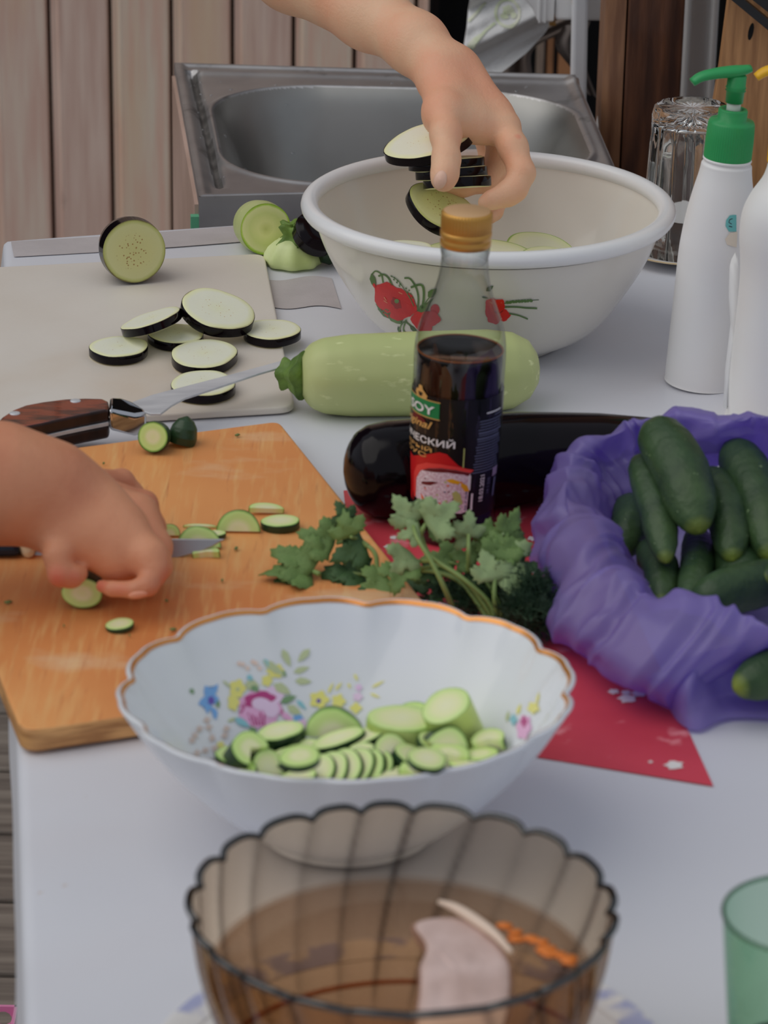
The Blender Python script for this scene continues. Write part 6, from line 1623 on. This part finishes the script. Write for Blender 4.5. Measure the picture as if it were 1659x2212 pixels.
PC = [
 (608, 1590, 102, .007, .022, 'pale teardrop cucumber slice at the left of the heap, below the pink rose', 8, 4, 10, None, .8, 1),
 (722, 1590, 128, .022, .016, 'dark-backed cucumber end with lime cut face at the back of the heap', 0, 66, 0, (0, pi), 1, 2),
 (866, 1588, 150, .020, .026, 'largest pale cucumber chunk in the middle of the heap', -3, 4, 0, None, .80, 3),
 (985, 1572, 112, .034, .022, 'upright pale cucumber chunk with a stalk tip at the right of the heap', 20, 20, 0, None, .9, 3),
 (905, 1552, 90, .008, .006, 'cucumber slice leaning on the bowl behind the largest chunk', 10, 30, 0, None, 1, 0),
 (955, 1622, 96, .012, .034, 'triangular cucumber wedge in front of the upright chunk', -35, 66, 0, (0, pi), 1.2, 1),
 (1078, 1604, 76, .006, .010, 'lone cucumber slice resting against the right wall of the bowl', 14, 12, 0, (-.5, pi + .2), .95, 1),
 (524, 1640, 84, .026, .020, 'thick cucumber chunk at the left end of the heap', -24, 34, 30, (0, 1.4 * pi), 1, 0),
 (627, 1645, 94, .008, .030, 'oval pale cucumber slice in front of the teardrop slice', 12, 12, 0, None, .7, 1),
 (735, 1606, 118, .008, .034, 'long pale cucumber slice lying across the dark-backed end', 20, 10, 0, None, .5, 1),
 (790, 1600, 100, .007, .036, 'pale cucumber slice leaning on the long one', 22, 14, 0, None, .5, 1),
 (842, 1626, 78, .007, .040, 'round pale cucumber slice in front of the largest chunk', -20, 40, 0, None, 1, 1),
 (888, 1640, 86, .006, .038, 'thin pale slice right of the round pale slice', -24, 20, 0, None, .7, 1),
 (965, 1652, 90, .014, .034, 'half cucumber chunk with dark peel at the front right', -10, 14, 0, (0, pi), 1, 0),
 (690, 1668, 84, .004, .038, 'leftmost slice of the fanned row of thin cucumber slices', 38, 42, 0, None, .9, 1), (718, 1664, 88, .004, .040, 'second slice from the left in the fanned row of thin cucumber slices', 40, 42, 0, None, .9, 1), (746, 1660, 92, .004, .042, 'third slice from the left in the fanned row of thin cucumber slices', 40, 44, 0, None, .9, 1),
 (772, 1658, 92, .004, .042, 'fourth slice from the left in the fanned row of thin cucumber slices', 42, 42, 0, None, .9, 1), (797, 1658, 88, .004, .042, 'fifth slice from the left in the fanned row of thin cucumber slices', 42, 40, 0, None, .9, 0), (820, 1660, 80, .004, .040, 'sixth slice from the left in the fanned row of thin cucumber slices', 40, 38, 0, None, .9, 0),
 (575, 1660, 80, .005, .028, 'slice standing between the left chunk and the oval pale slice', -40, 46, 0, None, 1, 1), (500, 1690, 100, .005, .024, 'flat slice at the far front left of the heap, under the left chunk', 4, 4, 0, None, .8, 0), (562, 1694, 90, .005, .030, 'flat slice at the front left, right of the foremost left one', 0, 4, 0, None, .8, 2), (640, 1690, 96, .005, .036, 'slice tilted up to the right in front of the oval pale slice', 18, 12, 0, None, .7, 1),
 (700, 1704, 100, .005, .034, 'foremost slice in front of the fanned row', 4, 6, 0, None, .8, 1), (852, 1688, 90, .006, .040, 'slice at the front, right of the fanned row', 8, 12, 0, None, .8, 1), (905, 1682, 92, .010, .036, 'half-moon slice at the front under the dark-peeled chunk', -4, 14, 0, (0, pi), 1, 0), (1010, 1650, 80, .004, .026, 'flat slice at the right front of the heap, before the upright chunk', 6, 6, 0, None, .7, 1), (1052, 1634, 80, .004, .014, 'flat slice just below the lone slice on the right wall', 6, 6, 0, None, .7, 0),
 (556, 1618, 56, .006, .016, 'small slice behind the left chunk, under the teardrop slice', -10, 20, 0, None, .8, 1), (670, 1622, 66, .005, .028, 'small slice between the teardrop slice and the long pale slice', 10, 24, 0, None, .8, 1), (930, 1605, 60, .005, .036, 'small slice between the largest chunk and the triangular wedge', -20, 30, 0, None, .8, 1), (780, 1630, 70, .005, .040, 'small slice just behind the fanned row', 20, 30, 0, None, .7, 1)]
for k, (x, y, w, th_, L, lb, a, b, c, arc, sy, mt) in enumerate(PC):
    fpiece(x, y, w, th_, L, lb, a, b, c, arc or (0, 2 * pi), sy, (cu, cu_pale, mat_l if False else cu, cu_pale)[mt] if mt != 2 else cu, m_lime if mt == 3 else None, 100 + k)

# ================================================================== TINTED GLASS BOWL ON ITS PLATE
rc0 = P(869, 1957, .099); Rg = 460 * depth(rc0) / F
plc = Vector((rc0.x + .006, rc0.y - .002, T)); 
Rp = 588 * depth(Vector((plc.x, plc.y, T + .018))) / F
pt_ = thing('plate', 'white plate with mottled blue border and brown gilt ring under the glass bowl', 'plate', (plc.x, plc.y, T + .0025))
pp_ = arcpts([(.0005, 0), (Rp * .55, 0), (Rp * .58, .0012), (Rp * .8, .009), (Rp * .97, .0165), (Rp, .0175)], 24); ppi = arcpts([(Rp * .995, .0185), (Rp * .96, .0180), (Rp * .80, .0115), (Rp * .64, .0052), (Rp * .5, .0038), (.0005, .0036)], 24)
v_, f_ = lathe(pp_ + ppi, 96); meshobj('plate_body', v_, f_, mat('plate_glaze', S(204, 202, 204), .2), pt_)
def on_ppi(r_):
    for (a, b), (c, d) in zip(ppi, ppi[1:]):
        if c <= r_ <= a: return b + (d - b) * (a - r_) / max(1e-9, a - c)
    return ppi[0][1]
m_blue = mat('border_blue', S(150, 156, 188), .25, S(204, 204, 210), 62, lo=.44, hi=.56)
v_, f_ = lathe([(Rp * q, on_ppi(Rp * q) + .0004) for q in (.985, .965, .94, .92, .90, .885)], 96); meshobj('blue_border', v_, f_, m_blue, pt_)
v_, f_ = lathe([(Rp * q, on_ppi(Rp * q) + .0004) for q in (.785, .775, .765)], 96); meshobj('gilt_ring', v_, f_, mat('brown_gilt', S(150, 92, 52), .3), pt_)
m_bt = thin_glass('brown_glass', (.96, .78, .57, 1), (.34, .23, .15, 1), -.01, .25, .03)
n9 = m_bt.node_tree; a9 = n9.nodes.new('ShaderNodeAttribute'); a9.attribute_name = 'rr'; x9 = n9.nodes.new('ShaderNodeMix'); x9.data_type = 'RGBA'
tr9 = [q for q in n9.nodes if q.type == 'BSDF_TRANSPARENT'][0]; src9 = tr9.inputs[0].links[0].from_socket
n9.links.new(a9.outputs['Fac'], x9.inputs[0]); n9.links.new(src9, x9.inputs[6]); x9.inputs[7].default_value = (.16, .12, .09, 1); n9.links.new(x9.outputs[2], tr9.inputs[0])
m_btr = thin_glass('brown_glass_rim', (.10, .13, .13, 1), (.02, .03, .03, 1), .10, .4, .1)
HGl = .093
gb = thing('glass_bowl', 'brown tinted glass bowl with swirled flutes and wavy rim', 'bowl', (rc0.x, rc0.y, T + .0065))
NF = 21
def gw(a, i, r_, z):
    w = min(1, max(0, (z - .006) / .02)); t_ = a * NF + 70 * z * 1.0
    t_ += .5 * sin(3 * a + 1) + .35 * sin(7 * a); s_ = (t_ / (2 * pi)) % 1.0; prof_ = 1 - abs(2 * s_ - 1) ** 3    # broad flute, sharp ridge
    return (w * (-.0022 + .0030 * prof_) * (.5 + .5 * z / HGl), (.0024 * prof_ - .0012) * max(0, (z - .07) / .023) , 0)
gp = arcpts([(.0005, .0), (Rg * .50, .0), (Rg * .58, .003), (Rg * .72, .016), (Rg * .86, .040), (Rg * .95, .065), (Rg * .995, HGl)], 36)
v_, f_ = lathe(gp, 520, gw); rr9 = []
for i, (r_, z) in enumerate(gp):
    for k in range(520):
        a = 2 * pi * k / 520; t_ = a * NF + 70 * z + .5 * sin(3 * a + 1) + .35 * sin(7 * a); s_ = (t_ / (2 * pi)) % 1.0; e_ = abs(2 * s_ - 1)
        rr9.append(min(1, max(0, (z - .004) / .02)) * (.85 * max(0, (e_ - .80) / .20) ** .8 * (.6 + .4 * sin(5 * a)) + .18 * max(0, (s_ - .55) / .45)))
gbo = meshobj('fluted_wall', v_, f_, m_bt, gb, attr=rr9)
gi = arcpts([(Rg * .985, HGl - .001), (Rg * .935, .060), (Rg * .84, .040), (Rg * .70, .019), (Rg * .55, .0060), (Rg * .48, .0035), (.0005, .0035)], 36)
v_, f_ = lathe(gi, 260, lambda a, i, r_, z: (0, 0, 0)); 
rimv = []
for k in range(520):
    a = 2 * pi * k / 520; dr, dz, _ = gw(a, 0, Rg, HGl); q = Rg * .992 + dr; rimv.append(Vector((q * cos(a), q * sin(a), HGl + dz)))
g = Geo(); vs, fs = [], []
for k in range(520):
    a = 2 * pi * k / 520; c_ = rimv[k]
    for j in range(8):
        b = 2 * pi * j / 8; vs.append(c_ + Vector((cos(a), sin(a), 0)) * (.0017 * cos(b)) + Vector((0, 0, .0015 * sin(b))))
for k in range(520):
    for j in range(8): fs.append((k * 8 + j, ((k + 1) % 520) * 8 + j, ((k + 1) % 520) * 8 + (j + 1) % 8, k * 8 + (j + 1) % 8))
meshobj('wavy_rim', vs, fs, m_btr, gb)
v_, f_ = torus(Rg * .53, .0022, .0022, 96, 8); meshobj('base_ring', v_, f_, m_btr, gb)
# liquid
def gin(z):
    for (a, b), (c, d) in zip(gp, gp[1:]):
        if b <= z <= d: return a + (c - a) * (z - b) / max(1e-9, d - b)
ZW = .062; rw_ = gin(ZW) - .0022
m_liq = thin_glass('brown_marinade', (.84, .74, .68, 1), (.7, .6, .52, 1), .03, .4, .02)
lq0 = thing('marinade', 'thin brown liquid inside the tinted glass bowl', 'liquid', (rc0.x, rc0.y, T + .0065))
v_, f_ = lathe([(rw_, ZW + .0006), (rw_ - .0015, ZW), (rw_ * .7, ZW), (rw_ * .35, ZW), (.0005, ZW)], 128); meshobj('liquid_surface', v_, f_, m_liq, lq0)
zz = [ZW * q for q in (.98, .7, .45, .25, .12)]
v_, f_ = lathe([(gin(z) - .0028, z) for z in zz] + [(gin(.004) * .9, .0036), (.0005, .0034)], 128); meshobj('liquid_body', v_, f_, thin_glass('brown_marinade_deep', (.80, .68, .58, 1), (.62, .5, .4, 1), 0, .3, .1), lq0)
m_pale = mat('pale_soaked', S(188, 166, 160), .5, S(168, 144, 136), 40, bump=.5, bscale=120)
p0 = P(985, 2110, .0675); n1, n2 = 46, 46; vs, fs = [], []
outl = [(878, 1992), (905, 1984), (960, 1976), (1010, 1980), (1062, 2020), (1105, 2062), (1112, 2110), (1108, 2180), (1085, 2260), (1000, 2300), (900, 2290), (890, 2212), (900, 2160), (905, 2110), (898, 2085), (925, 2050), (900, 2015)]
oc = [P(x, y, .0675) for x, y in outl]; cc = P(1005, 2130, .0675)
g = Geo(); rings = []
for q, dz in ((1, -.006), (1.0, -.001), (.93, .0015), (.75, .003), (.5, .002), (.25, .0035)):
    row = []
    for p in oc:
        v = cc.lerp(p, q); v.z += dz + .0018 * noise.noise(v * 160); row.append(v - p0)
    rings.append(row)
n = len(oc); vs = [v for r_ in rings for v in r_] + [Vector((cc.x, cc.y, cc.z + .003)) - p0]; fs = []
for r_ in range(5):
    for i in range(n): fs.append((r_ * n + i, r_ * n + (i + 1) % n, (r_ + 1) * n + (i + 1) % n, (r_ + 1) * n + i))
for i in range(n): fs.append((5 * n + i, 5 * n + (i + 1) % n, 6 * n))
fs.append(tuple(range(n))[::-1])
o = meshobj('soaked_piece', vs, fs, m_pale); o.location = p0; sb2 = o.modifiers.new('sub', 'SUBSURF'); sb2.levels = 2; sb2.render_levels = 2
tag(o, 'pale ragged piece soaking at the right in the tinted glass bowl', 'food piece')
q = [P(x, y, .072) for x, y in ((948, 1948), (985, 1962), (1030, 1990), (1070, 2020), (1105, 2058))]; g = Geo(); cp = interp(q, 24); o0 = cp[12]
g.tube([p - o0 for p in cp], [.0010 + .0014 * sin(pi * i / 23) for i in range(24)], 12); o = g.obj('pale_sliver', mat('sliver_pale', S(196, 176, 160), .4)); o.location = o0; tag(o, 'curved pale sliver floating beside the ragged soaked piece', 'food piece')
m_or = mat('orange_bits', S(206, 112, 46), .4)
g = Geo(); rb = random.Random(3)
for k in range(26):
    t_ = rb.random(); x, y = 1075 + 165 * t_ + rb.uniform(-10, 10), 2002 + 78 * t_ ** 1.2 + rb.uniform(-12, 14); c_ = P(x, y, .0682); r_ = rb.uniform(.0012, .0028)
    v_, f_ = lathe([(.0002, -.0008), (r_, -.0005), (r_ * .9, .0006), (.0002, .001)], 7); g.add([(a * 1.4 + c_.x, b + c_.y, z + c_.z) for a, b, z in v_], f_)
o = g.obj('orange_ring_bits', m_or, weld=False); tag(o, 'orange bits standing in for the gilt ring of the plate, at the right edge of the liquid', 'crumbs', kind='stuff')  # bits added where the gilt ring of the plate shows through

# ================================================================== GREEN TUMBLER, LOWER RIGHT
gc0 = P(1740, 1972, .090); rg0 = 178 * depth(gc0) / F
m_ggl = thin_glass('green_glass', (.66, .86, .70, 1), (.36, .62, .44, 1), .03, .35, .05)
gt = thing('green_tumbler', 'pale green tumbler with dark drink, cut off at the lower right corner', 'glass', (gc0.x, gc0.y, T + .001))
v_, f_ = lathe(arcpts([(.0005, 0), (rg0 * .72, 0), (rg0 * .76, .003), (rg0 * .84, .03), (rg0 * .93, .062), (rg0, .088)], 30), 96); meshobj('glass_wall', v_, f_, m_ggl, gt)
v_, f_ = torus(rg0 - .0002, .0009, .088, 96, 8); meshobj('glass_rim', v_, f_, thin_glass('green_rim', (.45, .62, .50, 1), (.25, .42, .34, 1), .05), gt)
v_, f_ = lathe([(.0005, .002), (rg0 * .70, .002), (rg0 * .77, .018), (rg0 * .765, .022), (.0005, .022)], 64); meshobj('dark_drink', v_, f_, mat('dark_drink', (.006, .012, .006, 1), .1), gt)
bpy.context.view_layer.update()
